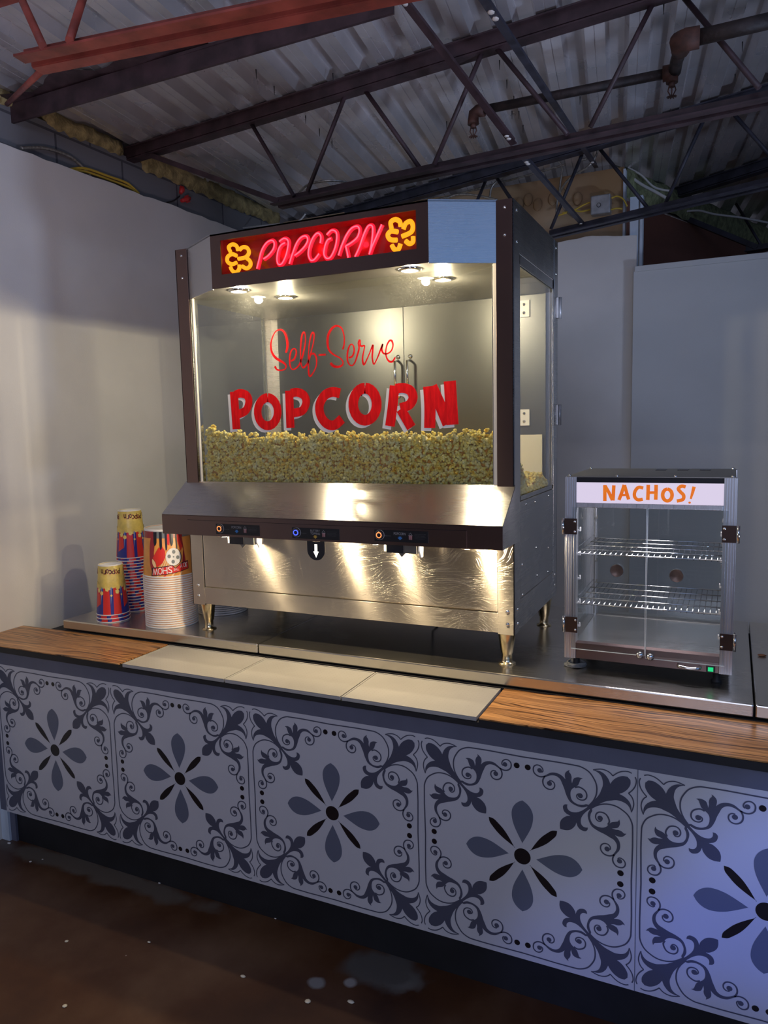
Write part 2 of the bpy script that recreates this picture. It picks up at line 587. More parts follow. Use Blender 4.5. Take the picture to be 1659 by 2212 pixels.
class MB:
    def __init__(s):
        s.v, s.f, s.m, s.s = [], [], [], []
        s.mats = []

    def mi(s, m):
        if m not in s.mats:
            s.mats.append(m)
        return s.mats.index(m)

    def add(s, vs, fs, m, smooth=False):
        b = len(s.v)
        s.v += [tuple(p) for p in vs]
        k = s.mi(m)
        for f in fs:
            s.f.append(tuple(i + b for i in f))
            s.m.append(k)
            s.s.append(smooth)

    def box(s, x0, x1, y0, y1, z0, z1, m):
        s.add([(x0, y0, z0), (x1, y0, z0), (x1, y1, z0), (x0, y1, z0), (x0, y0, z1), (x1, y0, z1), (x1, y1, z1), (x0, y1, z1)],
              [(0, 3, 2, 1), (4, 5, 6, 7), (0, 1, 5, 4), (1, 2, 6, 5), (2, 3, 7, 6), (3, 0, 4, 7)], m)
        return s

    def prism(s, poly, axis, a0, a1, m):
        """poly: list of 2D points in the two other axes (cyclic order), extruded on axis"""
        def P(p, a):
            if axis == 0:
                return (a, p[0], p[1])
            if axis == 1:
                return (p[0], a, p[1])
            return (p[0], p[1], a)
        n = len(poly)
        s.add([P(p, a0) for p in poly] + [P(p, a1) for p in poly],
              [tuple(range(n - 1, -1, -1)), tuple(range(n, 2 * n))] + [(i, (i + 1) % n, n + (i + 1) % n, n + i) for i in range(n)], m)
        return s

    def bar(s, p0, p1, w, h, m, up=(0, 0, 1)):
        p0, p1 = Vector(p0), Vector(p1)
        d = (p1 - p0).normalized()
        sd = d.cross(Vector(up)).normalized()
        u = sd.cross(d)
        vs = []
        for p in (p0, p1):
            for a, b in ((-1, -1), (1, -1), (1, 1), (-1, 1)):
                vs.append(p + sd * (a * w / 2) + u * (b * h / 2))
        s.add(vs, [(3, 2, 1, 0), (4, 5, 6, 7), (0, 1, 5, 4), (1, 2, 6, 5), (2, 3, 7, 6), (3, 0, 4, 7)], m)
        return s

    def tube(s, pts, r, m, seg=8, closed=False, caps=True):
        pts = [Vector(p) for p in pts]
        n = len(pts)
        rs = r if isinstance(r, (list, tuple)) else [r] * n
        vs = []
        prev = None
        for i in range(n):
            if closed:
                t = (pts[(i + 1) % n] - pts[i - 1])
            else:
                t = pts[min(i + 1, n - 1)] - pts[max(i - 1, 0)]
            t.normalize()
            if prev is None:
                a = Vector((0, 0, 1)) if abs(t.z) < 0.9 else Vector((1, 0, 0))
                nrm = t.cross(a).normalized()
            else:
                nrm = (prev - t * prev.dot(t)).normalized()
            prev = nrm
            bn = t.cross(nrm)
            for k in range(seg):
                a = 2 * PI * k / seg
                vs.append(pts[i] + (nrm * math.cos(a) + bn * math.sin(a)) * rs[i])
        fs = []
        for i in range(n if closed else n - 1):
            j = (i + 1) % n
            for k in range(seg):
                l = (k + 1) % seg
                fs.append((i * seg + k, i * seg + l, j * seg + l, j * seg + k))
        s.add(vs, fs, m, True)
        if not closed and caps:
            b = len(s.v) - n * seg
            k = s.mi(m)
            for f in (tuple(b + q for q in range(seg - 1, -1, -1)), tuple(b + (n - 1) * seg + q for q in range(seg))):
                s.f.append(f)
                s.m.append(k)
                s.s.append(False)
        return s

    def lathe(s, prof, c, m, seg=24, axis=2, smooth=True):
        """prof: (radius, height) pairs"""
        vs, fs = [], []
        n = len(prof)
        for r, h in prof:
            for k in range(seg):
                a = 2 * PI * k / seg
                x, y = r * math.cos(a), r * math.sin(a)
                if axis == 2:
                    vs.append((c[0] + x, c[1] + y, c[2] + h))
                elif axis == 1:
                    vs.append((c[0] + x, c[1] + h, c[2] - y))
                else:
                    vs.append((c[0] + h, c[1] + x, c[2] + y))
        for i in range(n - 1):
            for k in range(seg):
                l = (k + 1) % seg
                fs.append((i * seg + k, i * seg + l, (i + 1) * seg + l, (i + 1) * seg + k))
        s.add(vs, fs, m, smooth)
        return s

    def ball(s, c, r, m, seg=12, rings=7, scale=(1, 1, 1)):
        vs, fs = [], []
        for i in range(rings + 1):
            th = PI * i / rings
            for k in range(seg):
                a = 2 * PI * k / seg
                vs.append((c[0] + r * scale[0] * math.sin(th) * math.cos(a), c[1] + r * scale[1] * math.sin(th) * math.sin(a),
                           c[2] + r * scale[2] * math.cos(th)))
        for i in range(rings):
            for k in range(seg):
                l = (k + 1) % seg
                fs.append((i * seg + k, (i + 1) * seg + k, (i + 1) * seg + l, i * seg + l))
        s.add(vs, fs, m, True)
        return s

    def flat(s, poly, fn, m):
        """fill a 2D polygon, mapped to 3D by fn(u, v)"""
        tri = tessellate_polygon([[Vector((p[0], p[1], 0)) for p in poly]])
        area2 = sum(poly[i][0] * poly[(i + 1) % len(poly)][1] - poly[(i + 1) % len(poly)][0] * poly[i][1] for i in range(len(poly)))
        s.add([fn(*p) for p in poly], [t if True else t for t in tri], m)
        return s

    def stroke(s, pts, wd, fn, m, taper=(1, 1)):
        """ribbon along a 2D polyline"""
        n = len(pts)
        ws = wd if isinstance(wd, (list, tuple)) else [wd] * n
        vs = []
        for i in range(n):
            a, b = pts[max(i - 1, 0)], pts[min(i + 1, n - 1)]
            tx, ty = b[0] - a[0], b[1] - a[1]
            l = math.hypot(tx, ty) or 1
            nx, ny = -ty / l, tx / l
            h = ws[i] / 2
            if i == 0:
                h *= taper[0]
            if i == n - 1:
                h *= taper[1]
            vs.append(fn(pts[i][0] + nx * h, pts[i][1] + ny * h))
            vs.append(fn(pts[i][0] - nx * h, pts[i][1] - ny * h))
        s.add(vs, [(2 * i, 2 * i + 1, 2 * i + 3, 2 * i + 2) for i in range(n - 1)], m)
        return s

    def mesh(s, name, off=(0, 0, 0)):
        me = bpy.data.meshes.new(name)
        me.from_pydata([(v[0] - off[0], v[1] - off[1], v[2] - off[2]) for v in s.v], [], s.f)
        for m in s.mats:
            me.materials.append(m)
        me.polygons.foreach_set('material_index', s.m)
        me.polygons.foreach_set('use_smooth', s.s)
        uvl = me.uv_layers.new(name='UVMap')
        uv = []
        for p in me.polygons:
            n = p.normal
            if abs(n.z) > 0.93:
                U, V_ = Vector((1, 0, 0)), Vector((0, 1, 0))
            else:
                U = Vector((n.y, -n.x, 0))
                if U.length < 1e-6:
                    U = Vector((1, 0, 0))
                U.normalize()
                V_ = n.cross(U)
            for vi in p.vertices:
                c = me.vertices[vi].co
                uv += [c.dot(U), c.dot(V_)]
        uvl.data.foreach_set('uv', uv)
        me.update()
        return me

    def build(s, name, parent=None, bevel=0.0, kind=None):
        off = ORI.get(parent.name, (0, 0, 0)) if parent else (0, 0, 0)
        o = bpy.data.objects.new(name, s.mesh(name, off))
        col.objects.link(o)
        if parent:
            o.parent = parent
            ORI[o.name] = off
        if bevel:
            b = o.modifiers.new('bevel', 'BEVEL')
            b.width = bevel
            b.segments = 2
            b.limit_method = 'ANGLE'
        if kind:
            o['kind'] = kind
        return o


def tag(o, label, cat, group=None, kind=None):
    o['label'] = label
    o['category'] = cat
    if group:
        o['group'] = group
    if kind:
        o['kind'] = kind
    return o


def thing(name, loc, label, cat, group=None):
    o = bpy.data.objects.new(name, None)
    o.empty_display_size = 0.05
    col.objects.link(o)
    o.location = loc
    ORI[o.name] = tuple(loc)
    return tag(o, label, cat, group)


def single(mb, name, label, cat, loc=None, group=None, bevel=0.0, kind=None):
    """a top-level thing that is one mesh, origin at loc"""
    loc = loc or (0, 0, 0)
    o = bpy.data.objects.new(name, mb.mesh(name, loc))
    col.objects.link(o)
    o.location = loc
    if bevel:
        b = o.modifiers.new('bevel', 'BEVEL')
        b.width = bevel
        b.segments = 2
        b.limit_method = 'ANGLE'
    return tag(o, label, cat, group, kind)


def copy_tree(o, parent=None):
    c = o.copy()
    col.objects.link(c)
    if parent:
        c.parent = parent
    for ch in list(o.children):
        copy_tree(ch, c)
    return c


def cr(pts, n=6, closed=False):
    """Catmull-Rom through pts"""
    P = [tuple(p) for p in pts]
    if len(P) < 3:
        return P
    out = []
    N_ = len(P)
    rng = range(N_) if closed else range(N_ - 1)
    for i in rng:
        if closed:
            a, b, c, d = P[i - 1], P[i], P[(i + 1) % N_], P[(i + 2) % N_]
        else:
            a, b, c, d = P[max(i - 1, 0)], P[i], P[i + 1], P[min(i + 2, N_ - 1)]
        for k in range(n):
            t = k / n
            out.append(tuple(0.5 * (2 * b[j] + (c[j] - a[j]) * t + (2 * a[j] - 5 * b[j] + 4 * c[j] - d[j]) * t * t
                                    + (3 * b[j] - a[j] - 3 * c[j] + d[j]) * t ** 3) for j in range(len(b))))
    if not closed:
        out.append(P[-1])
    return out


_tc = {}


def text_mesh(s):
    if s not in _tc:
        c = bpy.data.curves.new('lettering', 'FONT')
        c.body = s
        c.size = 1.0
        c.resolution_u = 3
        o = bpy.data.objects.new('lettering', c)
        col.objects.link(o)
        bpy.context.view_layer.update()
        me = bpy.data.meshes.new_from_object(o.evaluated_get(bpy.context.evaluated_depsgraph_get()))
        _tc[s] = ([tuple(v.co) for v in me.vertices], [tuple(p.vertices) for p in me.polygons])
        bpy.data.objects.remove(o)
        bpy.data.curves.remove(c)
        bpy.data.meshes.remove(me)
    return _tc[s]


def text(mb, s, fn, m, wd, ht=None, x0=0.0, y0=0.0):
    """lettering scaled to width wd (and height ht), lower left corner at (x0, y0) of the surface fn(u, v)"""
    vs, fs = text_mesh(s)
    ax = min(v[0] for v in vs)
    bx_ = max(v[0] for v in vs)
    ay = min(v[1] for v in vs)
    by = max(v[1] for v in vs)
    k = wd / (bx_ - ax)
    ky = (ht / (by - ay)) if ht else k
    mb.add([fn(x0 + (v[0] - ax) * k, y0 + (v[1] - ay) * ky) for v in vs], fs, m)

# ================================================================== THE ROOM
XL = -0.375     # left wall
YB = 2.32       # back wall
ZD = 3.08       # underside of the roof deck

f = MB()
f.add([(-0.6, -7, 0), (7, -7, 0), (7, 7, 0), (-0.6, 7, 0)], [(0, 1, 2, 3)], K('floor'))
f.build('floor', kind='structure')

# left drywall with a torn upper edge
m = MB()
ys = np.linspace(-3.5, YB, 90)
zt = [2.825 + 0.012 * (y + 1) + random.uniform(-0.006, 0.004) for y in ys]
vs, fs = [], []
for y, z in zip(ys, zt):
    vs += [(XL, y, 0), (XL, y, z), (XL - 0.016, y, z + 0.002), (XL - 0.016, y, 0)]
for i in range(len(ys) - 1):
    a, b = 4 * i, 4 * i + 4
    fs += [(a, a + 1, b + 1, b), (a + 1, a + 2, b + 2, b + 1), (a + 2, a + 3, b + 3, b + 2)]
m.add(vs, fs, K('drywall'))
m.build('wall_left', kind='structure')

# concrete block wall behind it
BLK = bpy.data.materials.new('concrete_block')
nt, N, L = nodes(BLK)
tc = N.new('ShaderNodeTexCoord')
mp = N.new('ShaderNodeMapping')
mp.inputs['Rotation'].default_value = (0, 0, 0)
sx = N.new('ShaderNodeSeparateXYZ')
cx_ = N.new('ShaderNodeCombineXYZ')
L.new(tc.outputs['Object'], sx.inputs[0])
L.new(sx.outputs[1], cx_.inputs[0])
L.new(sx.outputs[2], cx_.inputs[1])
br = N.new('ShaderNodeTexBrick')
br.inputs['Scale'].default_value = 1.0
br.inputs['Brick Width'].default_value = 0.40
br.inputs['Row Height'].default_value = 0.20
br.inputs['Mortar Size'].default_value = 0.006
br.inputs['Color1'].default_value = (0.17, 0.17, 0.18, 1)
br.inputs['Color2'].default_value = (0.21, 0.21, 0.22, 1)
br.inputs['Mortar'].default_value = (0.08, 0.08, 0.09, 1)
L.new(cx_.outputs[0], br.inputs['Vector'])
L.new(br.outputs[0], N['Principled BSDF'].inputs['Base Color'])
N['Principled BSDF'].inputs['Roughness'].default_value = 0.9
m = MB()
m.box(-0.60, -0.43, -3.5, 2.55, 0, 3.03, BLK)
m.build('wall_left', kind='structure')

# back wall: left drywall sheet with a torn top, right partition, boards above
m = MB()
xs = np.linspace(-0.43, 1.845, 60)
vs, fs = [], []
for i, x in enumerate(xs):
    z = 2.655 + 0.012 * math.sin(x * 9) + random.uniform(-0.004, 0.004)
    vs += [(x, YB, 0), (x, YB, z), (x, YB + 0.016, z), (x, YB + 0.016, 0)]
for i in range(len(xs) - 1):
    a, b = 4 * i, 4 * i + 4
    fs += [(b, b + 1, a + 1, a), (b + 1, b + 2, a + 2, a + 1), (b + 2, b + 3, a + 3, a + 2)]
m.add(vs, fs, K('drywall'))
m.build('wall_back', kind='structure')
m = MB()
px = at(1372, 575, 1, 2.26)
pb = at(1352, 1010, 1, 2.26)
m.box(1.838, 6.0, 2.26, 2.36, 0, px.z, K('drywall_r'))
m.box(1.845, 6.0, 2.252, 2.36, px.z - 0.030, px.z - 0.002, K('drywall_r'))
m.build('wall_back', kind='structure', bevel=0.002)
m = MB()
xa = at(1352, 400, 1, 2.46).x
m.box(-0.43, xa - 0.012, 2.46, 2.50, 2.2, 3.045, K('ochre'))
m.box(xa - 0.012, xa, 2.445, 2.50, 2.5, 3.03, K('stud'))
for i in range(9):   # lumps of old adhesive along the top of the board
    x = 0.95 + i * 0.07 + random.uniform(-0.02, 0.02)
    m.ball((x, 2.452, 2.93 + 0.02 * math.sin(i * 2.1)), 0.028, K('ochre'), 8, 5, (1, 0.4, 1.3))
for i in range(5):
    m.ball((0.02 + i * 0.07, 2.452, 3.0 - 0.01 * (i % 2)), 0.04, K('ochre'), 8, 5, (1, 0.4, 0.8))
m.build('wall_upper_back', kind='structure')
# angled rear wall seen over the partition, with foam on top of it
p0, p1 = at(1400, 450, 2, 2.9), at(1680, 552, 2, 2.9)
d = (p1 - p0).normalized()
p0 = p0 - d * 0.3
p1 = p1 + d * 3.0
nn = Vector((-d.y, d.x, 0)) * 0.1
m = MB()
m.prism([(p0.x, p0.y), (p1.x, p1.y), (p1.x + nn.x, p1.y + nn.y), (p0.x + nn.x, p0.y + nn.y)], 2, 0, 2.9, K('redbrown'))
m.build('wall_rear', kind='structure')
m = MB()
vs, fs = [], []
nseg = 60
for i in range(nseg + 1):
    q = p0.lerp(p1, i / nseg)
    for k, (o_, z) in enumerate(((-0.02, 2.905), (-0.035, 2.97), (-0.03, 3.05), (0.05, 3.09))):
        j = random.uniform(-0.012, 0.012)
        vs.append((q.x + nn.x * 10 * (o_ + j), q.y + nn.y * 10 * (o_ + j), z + (random.uniform(-0.012, 0.012) if k in (0, 1) else 0)))
for i in range(nseg):
    for k in range(3):
        a = i * 4 + k
        fs.append((a, a + 1, a + 5, a + 4))
m.add(vs, fs, K('foam'), True)
single(m, 'foam_strip', 'lumpy green foam strip along the top of the red-brown rear wall', 'insulation', tuple(p0))

# metal corner stud between the two wall pieces
m = MB()
s0, s1 = at(1352, 480, 1, 2.40), at(1395, 600, 1, 2.40)
m.box(1.80, 1.845, 2.385, 2.43, 2.40, 2.86, K('stud'))
m.box(1.853, 1.868, 2.375, 2.43, 2.40, 2.86, K('stud'))
m.box(1.83, 1.853, 2.41, 2.43, 2.40, 2.86, K('galv'))
single(m, 'corner_stud', 'chipped pale blue metal stud above the seam of the two back walls', 'stud', (1.82, 2.4, 2.4), bevel=0.002)

# roof deck: folded steel sheet, ribs running away from the counter
dd = Vector((-0.135, 1, 0)).normalized()
dn = Vector((dd.y, -dd.x, 0))
m = MB()
pitch = 0.156
prof = [(0, 0), (0.032, 0.0), (0.034, 0.004), (0.036, 0.0), (0.072, 0), (0.086, 0.045), (0.140, 0.045), (0.156, 0)]
org = Vector((1.834, 1.365, 0))
base = -0.079
vs, fs = [], []
row = []
for k in range(-22, 42):
    for (a, h) in prof[:-1]:
        row.append((base + k * pitch + a, h))
for t in (-4.0, 6.0):
    for a, h in row:
        q = org + dn * a + dd * t
        vs.append((q.x, q.y, ZD + h))
n = len(row)
fs = [(i, i + 1, n + i + 1, n + i) for i in range(n - 1)]
m.add(vs, fs, K('deck'))
# solid topping above the deck keeps the night out
q = [org + dn * a + dd * t for a, t in ((row[0][0], -4), (row[-1][0], -4), (row[-1][0], 6), (row[0][0], 6))]
m.add([(p.x, p.y, ZD + 0.06) for p in q], [(0, 1, 2, 3)], K('black'))
m.build('ceiling', kind='structure')

# nails that come through the deck
m0 = MB()
m0.tube([(0, 0, 0), (0, 0, -0.035)], [0.0025, 0.001], K('black'), 5)
nail = single(m0, 'deck_screw', 'small dark screw point sticking down through the roof deck', 'screw', (0, 0, 0), 'screw points under the roof deck')
spots = [(518, 12), (513, 112), (553, 150), (592, 186), (719, 158), (660, 250), (690, 278), (717, 304), (1079, 130), (1095, 172), (1110, 208),
         (1106, 240), (1121, 240), (1130, 270), (965, 262), (1253, 208), (1434, 8), (1604, 90), (1588, 160)]
for i, (u, v) in enumerate(spots):
    o = nail if i == 0 else nail.copy()
    if i:
        col.objects.link(o)
    o.location = at(u, v, 2, ZD)

# insulation batts on top of the block wall
def batt(name, y0, y1, z0, z1, label, seed):
    rnd = random.Random(seed)
    mb = MB()
    n_ = max(6, int((y1 - y0) / 0.03))
    V, F = [], []
    for i in range(n_ + 1):
        y = y0 + (y1 - y0) * i / n_
        r = lambda s=0.008: rnd.uniform(-s, s)
        V += [(-0.415 + r(), y, z0 + r(0.012)), (-0.405 + r(), y, (z0 + z1) / 2), (-0.415 + r(), y, z1 + r(0.004)), (-0.50, y, z1), (-0.50, y, z0)]
    for i in range(n_):
        for k in range(5):
            l = (k + 1) % 5
            F.append((i * 5 + k, i * 5 + l, i * 5 + 5 + l, i * 5 + 5 + k))
    F += [(4, 3, 2, 1, 0), tuple(n_ * 5 + k for k in range(5))]
    mb.add(V, F, K('wool'), True)
    return single(mb, name, label, 'insulation', (-0.42, y0, z0))


batt('insulation_batt', 0.18, 0.46, 3.03, ZD, 'short olive insulation batt at the far left above the block wall', 1)
batt('insulation_batt', 0.56, 0.99, 3.015, ZD, 'olive insulation batt on the block wall left of the joist seat', 2)
batt('insulation_batt', 1.14, 2.38, 3.00, ZD + 0.01, 'long ragged olive insulation batt on the block wall right of the joist seat', 3)

# ------------------------------------------------------------------ open web steel joists
def joist(label, mt, top, bot, webs, loc, tw=0.085, th=0.05, bw=0.032, gap=0.028, ends=()):
    t = thing('steel_joist', loc, label, 'joist')
    if top:
        mb = MB()
        mb.bar(top[0], top[1], tw, 0.006, mt)
        d_ = (Vector(top[1]) - Vector(top[0])).normalized()
        sd = d_.cross(Vector((0, 0, 1))).normalized()
        for s_ in (-1, 1):
            o_ = sd * (s_ * tw * 0.28) + Vector((0, 0, -0.022))
            mb.bar(Vector(top[0]) + o_, Vector(top[1]) + o_, 0.008, 0.044, mt)
            o_ = sd * (s_ * tw * 0.30) + Vector((0, 0, -th + 0.004))
        mb.bar(Vector(top[0]) + Vector((0, 0, -th)), Vector(top[1]) + Vector((0, 0, -th)), tw * 0.62, 0.006, mt)
        mb.build('top_chord', t)
    if bot:
        d_ = (Vector(bot[1]) - Vector(bot[0])).normalized()
        sd = d_.cross(Vector((0, 0, 1))).normalized()
        for s_ in (-1, 1):
            mb = MB()
            o_ = sd * (s_ * (gap / 2 + bw / 2))
            mb.bar(Vector(bot[0]) + o_, Vector(bot[1]) + o_, bw, 0.006, mt)
            o_ = sd * (s_ * (gap / 2)) + Vector((0, 0, 0.016))
            mb.bar(Vector(bot[0]) + o_, Vector(bot[1]) + o_, 0.006, 0.032, mt)
            mb.build('bottom_chord', t)
    for a, b, r in webs:
        mb = MB()
        mb.tube([a, b], r, mt, 8)
        mb.build('web_rod', t)
    for a, b, w_ in ends:
        mb = MB()
        mb.bar(a, b, w_, 0.03, mt, up=(0, 1, 0))
        mb.build('end_diagonal', t)
    return t


def onl(p0, p1, u, v):
    """point of the vertical plane through p0-p1 seen at photo pixel (u, v)"""
    n_ = Vector((p1[1] - p0[1], p0[0] - p1[0], 0))
    d_ = FW + RT * ((u - 829.5) / FPX) - UP * ((v - 1106.0) / FPX)
    return CAM + d_ * ((Vector(p0) - CAM).dot(n_) / d_.dot(n_))


def ext(a, b, s0, s1):
    d_ = (b - a).normalized()
    return a - d_ * s0, b + d_ * s1


# joist 1: over the machine
T = ext(at(285, 345, 2, 3.02), at(1414, 0, 2, 3.02), 0.06, 2.0)
B = ext(at(597, 446, 2, 2.665), at(1659, 222, 2, 2.665), 0.0, 2.0)
Tz = (T[0] + Vector((0, 0, 0.045)), T[1] + Vector((0, 0, 0.045)))
W1 = []
for (u0, v0, u1, v1) in ((540, 262, 635, 424), (748, 200, 664, 414), (785, 190, 912, 370), (1045, 105, 938, 355), (1068, 98, 1226, 290),
                         (1414, 0, 1275, 275), (1478, -5, 1640, 190)):
    tz = at(u0, v0, 2, 3.03)
    bz = at(u1, v1, 2, 2.68)
    W1.append((tz, bz, 0.009))
W1[-1] = (W1[-1][0], W1[-1][1] + (W1[-1][1] - W1[-1][0]) * 0.0, 0.009)
e0, e1 = at(310, 330, 2, 3.03), at(605, 436, 2, 2.68)
joist('dark steel roof joist crossing directly above the popcorn machine, seated on the block wall', K('joist'), Tz, B, W1, tuple(T[0]),
      ends=((e0, e1, 0.022),))
# joist 2: behind, over the back wall
T = ext(at(640, 500, 2, 3.02), at(1469, 267, 2, 3.02), 0.05, 1.6)
B = ext(at(1190, 512, 2, 2.665), at(1659, 402, 2, 2.665), 0.0, 1.6)
Tz = (T[0] + Vector((0, 0, 0.045)), T[1] + Vector((0, 0, 0.045)))
W2 = []
for (u0, v0, u1, v1) in ((1073, 384, 1120, 455), (1049, 391, 1015, 470), (1257, 334, 1190, 495), (1296, 322, 1404, 455),
                         (1524, 250, 1434, 447), (1575, 235, 1720, 400)):
    W2.append((at(u0, v0, 2, 3.03), at(u1, v1, 2, 2.68), 0.009))
joist('dark steel roof joist behind the machine, crossing in front of the ochre board', K('joist_blue'), Tz, B, W2, tuple(T[0]))
# joist 3: far back
T = (at(1413, 441, 2, 3.02), at(1700, 352, 2, 3.02))
B = (at(1612, 545, 2, 2.665), at(1740, 525, 2, 2.665))
Tz = (T[0] + Vector((0, 0, 0.045)), T[1] + Vector((0, 0, 0.045)))
joist('farthest dark joist, at the right above the red-brown wall', K('joist_blue'), Tz, B,
      [(at(1590, 440, 2, 3.03), at(1650, 540, 2, 2.68), 0.008)], tuple(T[0]),
      ends=((at(1440, 455, 2, 3.0), at(1636, 535, 2, 2.68), 0.03),))
# joist 0: the red one nearest the camera
B = (at(62, 140, 2, 2.665), at(790, -8, 2, 2.665))
r0 = [(at(20, -60, 2, 3.0), at(93, 100, 2, 2.67), 0.011), (at(200, -70, 2, 3.0), at(150, 88, 2, 2.67), 0.011),
      (at(93, 150, 2, 2.68), at(15, 225, 2, 3.0), 0.009)]
j0 = ext(B[0], B[1], 0.0, 1.2)
tz = [at(20, -60, 2, 3.06) - Vector((0.4, 0, 0)), at(200, -70, 2, 3.06) + Vector((2.2, 0.1, 0))]
joist('red oxide steel joist nearest the camera at the upper left', K('joist_red'), tz, j0, r0, tuple(B[0]), bw=0.042, gap=0.026)
# torn dark channel under the deck, left
A0, A1 = at(-60, 272, 2, 3.0), at(850, 2, 2, 3.0)
A0, A1 = ext(A0, A1, 0.2, 0.0)
m = MB()
m.bar(A0 + Vector((0, 0.06, 0.03)), A1 + Vector((0, 0.02, 0.03)), 0.085, 0.010, K('joist'))
m.bar(A0 + Vector((0, 0.0, 0.0)), A1, 0.012, 0.075, K('joist'))
# curled upper flange
d_ = A1 - A0
vs, fs = [], []
for i in range(30):
    q = A0 + d_ * (0.17 + 0.5 * i / 29)
    wv = 0.045 + 0.012 * math.sin(i * 0.7) + random.uniform(-0.004, 0.004)
    vs += [(q.x, q.y + 0.05, q.z + 0.032), (q.x, q.y + 0.05 - wv * 2.2, q.z + 0.055 - 0.01 * math.sin(i * 0.4))]
fs = [(2 * i, 2 * i + 1, 2 * i + 3, 2 * i + 2) for i in range(29)]
m.add(vs, fs, K('joist'))
single(m, 'steel_channel', 'dark torn steel channel under the deck below the red joist', 'beam', tuple(A0))

# bridging straps between the joists
def strap(label, a, b, w_, mt):
    mb = MB()
    mb.bar(a, b, w_, 0.004, mt, up=(0, 0, 1))
    mb.bar(Vector(a) + Vector((0, 0, 0.012)), Vector(b) + Vector((0, 0, 0.012)), 0.005, 0.022, mt)
    for k in (0.05, 0.07, 0.93):
        p = Vector(a).lerp(Vector(b), k)
        mb.ball(tuple(p - Vector((0, 0, 0.004))), 0.010, K('paint_white'), 7, 4, (1, 1.3, 0.3))
    single(mb, 'bridging_strap', label, 'strap', tuple(a))


strap('flat bridging strap with white paint drips rising from the upper centre towards the camera', at(1110, 312, 2, 2.69), at(855, -20, 2, 3.02), 0.028, K('joist'))
strap('pair of thin bridging angles crossing behind the sprinkler pipe', at(1035, -15, 2, 2.72), at(1288, 362, 2, 3.0), 0.022, K('joist_blue'))
strap('bridging strap hanging in front of the ochre board above the machine corner', at(1128, 338, 2, 2.69), at(1262, 490, 2, 2.69), 0.022, K('joist_blue'))

# ------------------------------------------------------------------ sprinkler pipe
zP = 2.86
a, b = at(1022, 242, 2, zP), at(1452, 156, 2, zP)
c, e = at(1478, 88, 2, zP + 0.0), at(1700, 36, 2, zP)
t = thing('sprinkler_pipe', tuple(a), 'rusty dark sprinkler pipe stepping up to the right under the roof deck', 'pipe')
m = MB()
m.tube([a + Vector((0.03, 0, 0)), b], 0.0165, K('pipe'), 14)
m.build('pipe_run', t)
m = MB()
m.tube([c + (e - c).normalized() * 0.02, e], 0.024, K('pipe'), 14)
m.build('pipe_run', t)
m = MB()
m.tube([a + Vector((0.045, 0, 0)), a + Vector((0.02, 0, 0)), a + Vector((0.003, 0, -0.008)), a + Vector((0, 0, -0.03)), a + Vector((0, 0, -0.045))],
       [0.024, 0.023, 0.022, 0.021, 0.022], K('rust'), 14)
m.build('elbow', t)
m = MB()
m.tube([b - Vector((0.03, 0, 0)), b + Vector((0.018, 0, 0))], 0.026, K('rust'), 14)
m.tube([b + Vector((0, 0, 0.0)), b + Vector((0, 0, -0.035))], 0.020, K('rust'), 14)
m.tube([b + Vector((0.008, 0, 0)), b.lerp(c, 0.4), b.lerp(c, 0.8)], 0.021, K('pipe'), 14)
m.build('tee', t)
m = MB()
m.tube([b.lerp(c, 0.72), c + Vector((-0.012, 0, 0)), c + Vector((0.004, -0.004, 0)), c + (e - c).normalized() * 0.045], [0.029, 0.033, 0.034, 0.033], K('rust'), 14)
m.build('elbow', t)


def head(p):
    mb = MB()
    mb.tube([p, p - Vector((0, 0, 0.018))], 0.011, K('rust'), 10)
    for s_ in (-1, 1):
        mb.tube([p + Vector((s_ * 0.009, 0, -0.015)), p + Vector((s_ * 0.013, 0, -0.03)), p + Vector((s_ * 0.004, 0, -0.046))], 0.0022, K('rust'), 6)
    mb.tube([p - Vector((0, 0, 0.018)), p - Vector((0, 0, 0.046))], 0.002, K('rust'), 6)
    q = p - Vector((0, 0, 0.048))
    for k in range(10):
        an = 2 * PI * k / 10
        mb.bar(q, q + Vector((math.cos(an), math.sin(an), -0.15)) * 0.017, 0.0045, 0.0012, K('rust'))
    mb.build('sprinkler_head', t)


head(a - Vector((0, 0, 0.04)))
head(b - Vector((0, 0, 0.03)))

# ------------------------------------------------------------------ cables and boxes
def cable(name, label, pts, r, mt, cat='cable'):
    mb = MB()
    mb.tube(cr([tuple(p) for p in pts], 8), r, mt, 7)
    single(mb, name, label, cat, tuple(pts[0]))


cable('armoured_cable', 'silver armoured cable arching over the left drywall edge', [at(45, 320, 0, -0.40), at(95, 320, 0, -0.40), at(150, 338, 0, -0.41), at(185, 368, 0, -0.41), at(198, 386, 0, -0.41)], 0.007, K('cable'))
for k, (dv, w_) in enumerate(((0, 'upper'), (7, 'lower'))):
    cable('yellow_cable', w_ + ' of two yellow cables lying along the top of the left drywall',
          [at(150, 366 + dv * 0.4, 0, -0.405), at(185, 364 + dv, 0, -0.405), at(235, 381 + dv, 0, -0.405), at(275, 396 + dv, 0, -0.405), at(300, 418, 0, -0.41)], 0.006, K('yellow_cable'))
cable('dark_cable', 'thin dark cable sagging to the red wire connectors', [at(310, 425, 0, -0.405), at(345, 437, 0, -0.405), at(372, 435, 0, -0.405), at(388, 424, 0, -0.405)], 0.004, K('black'))


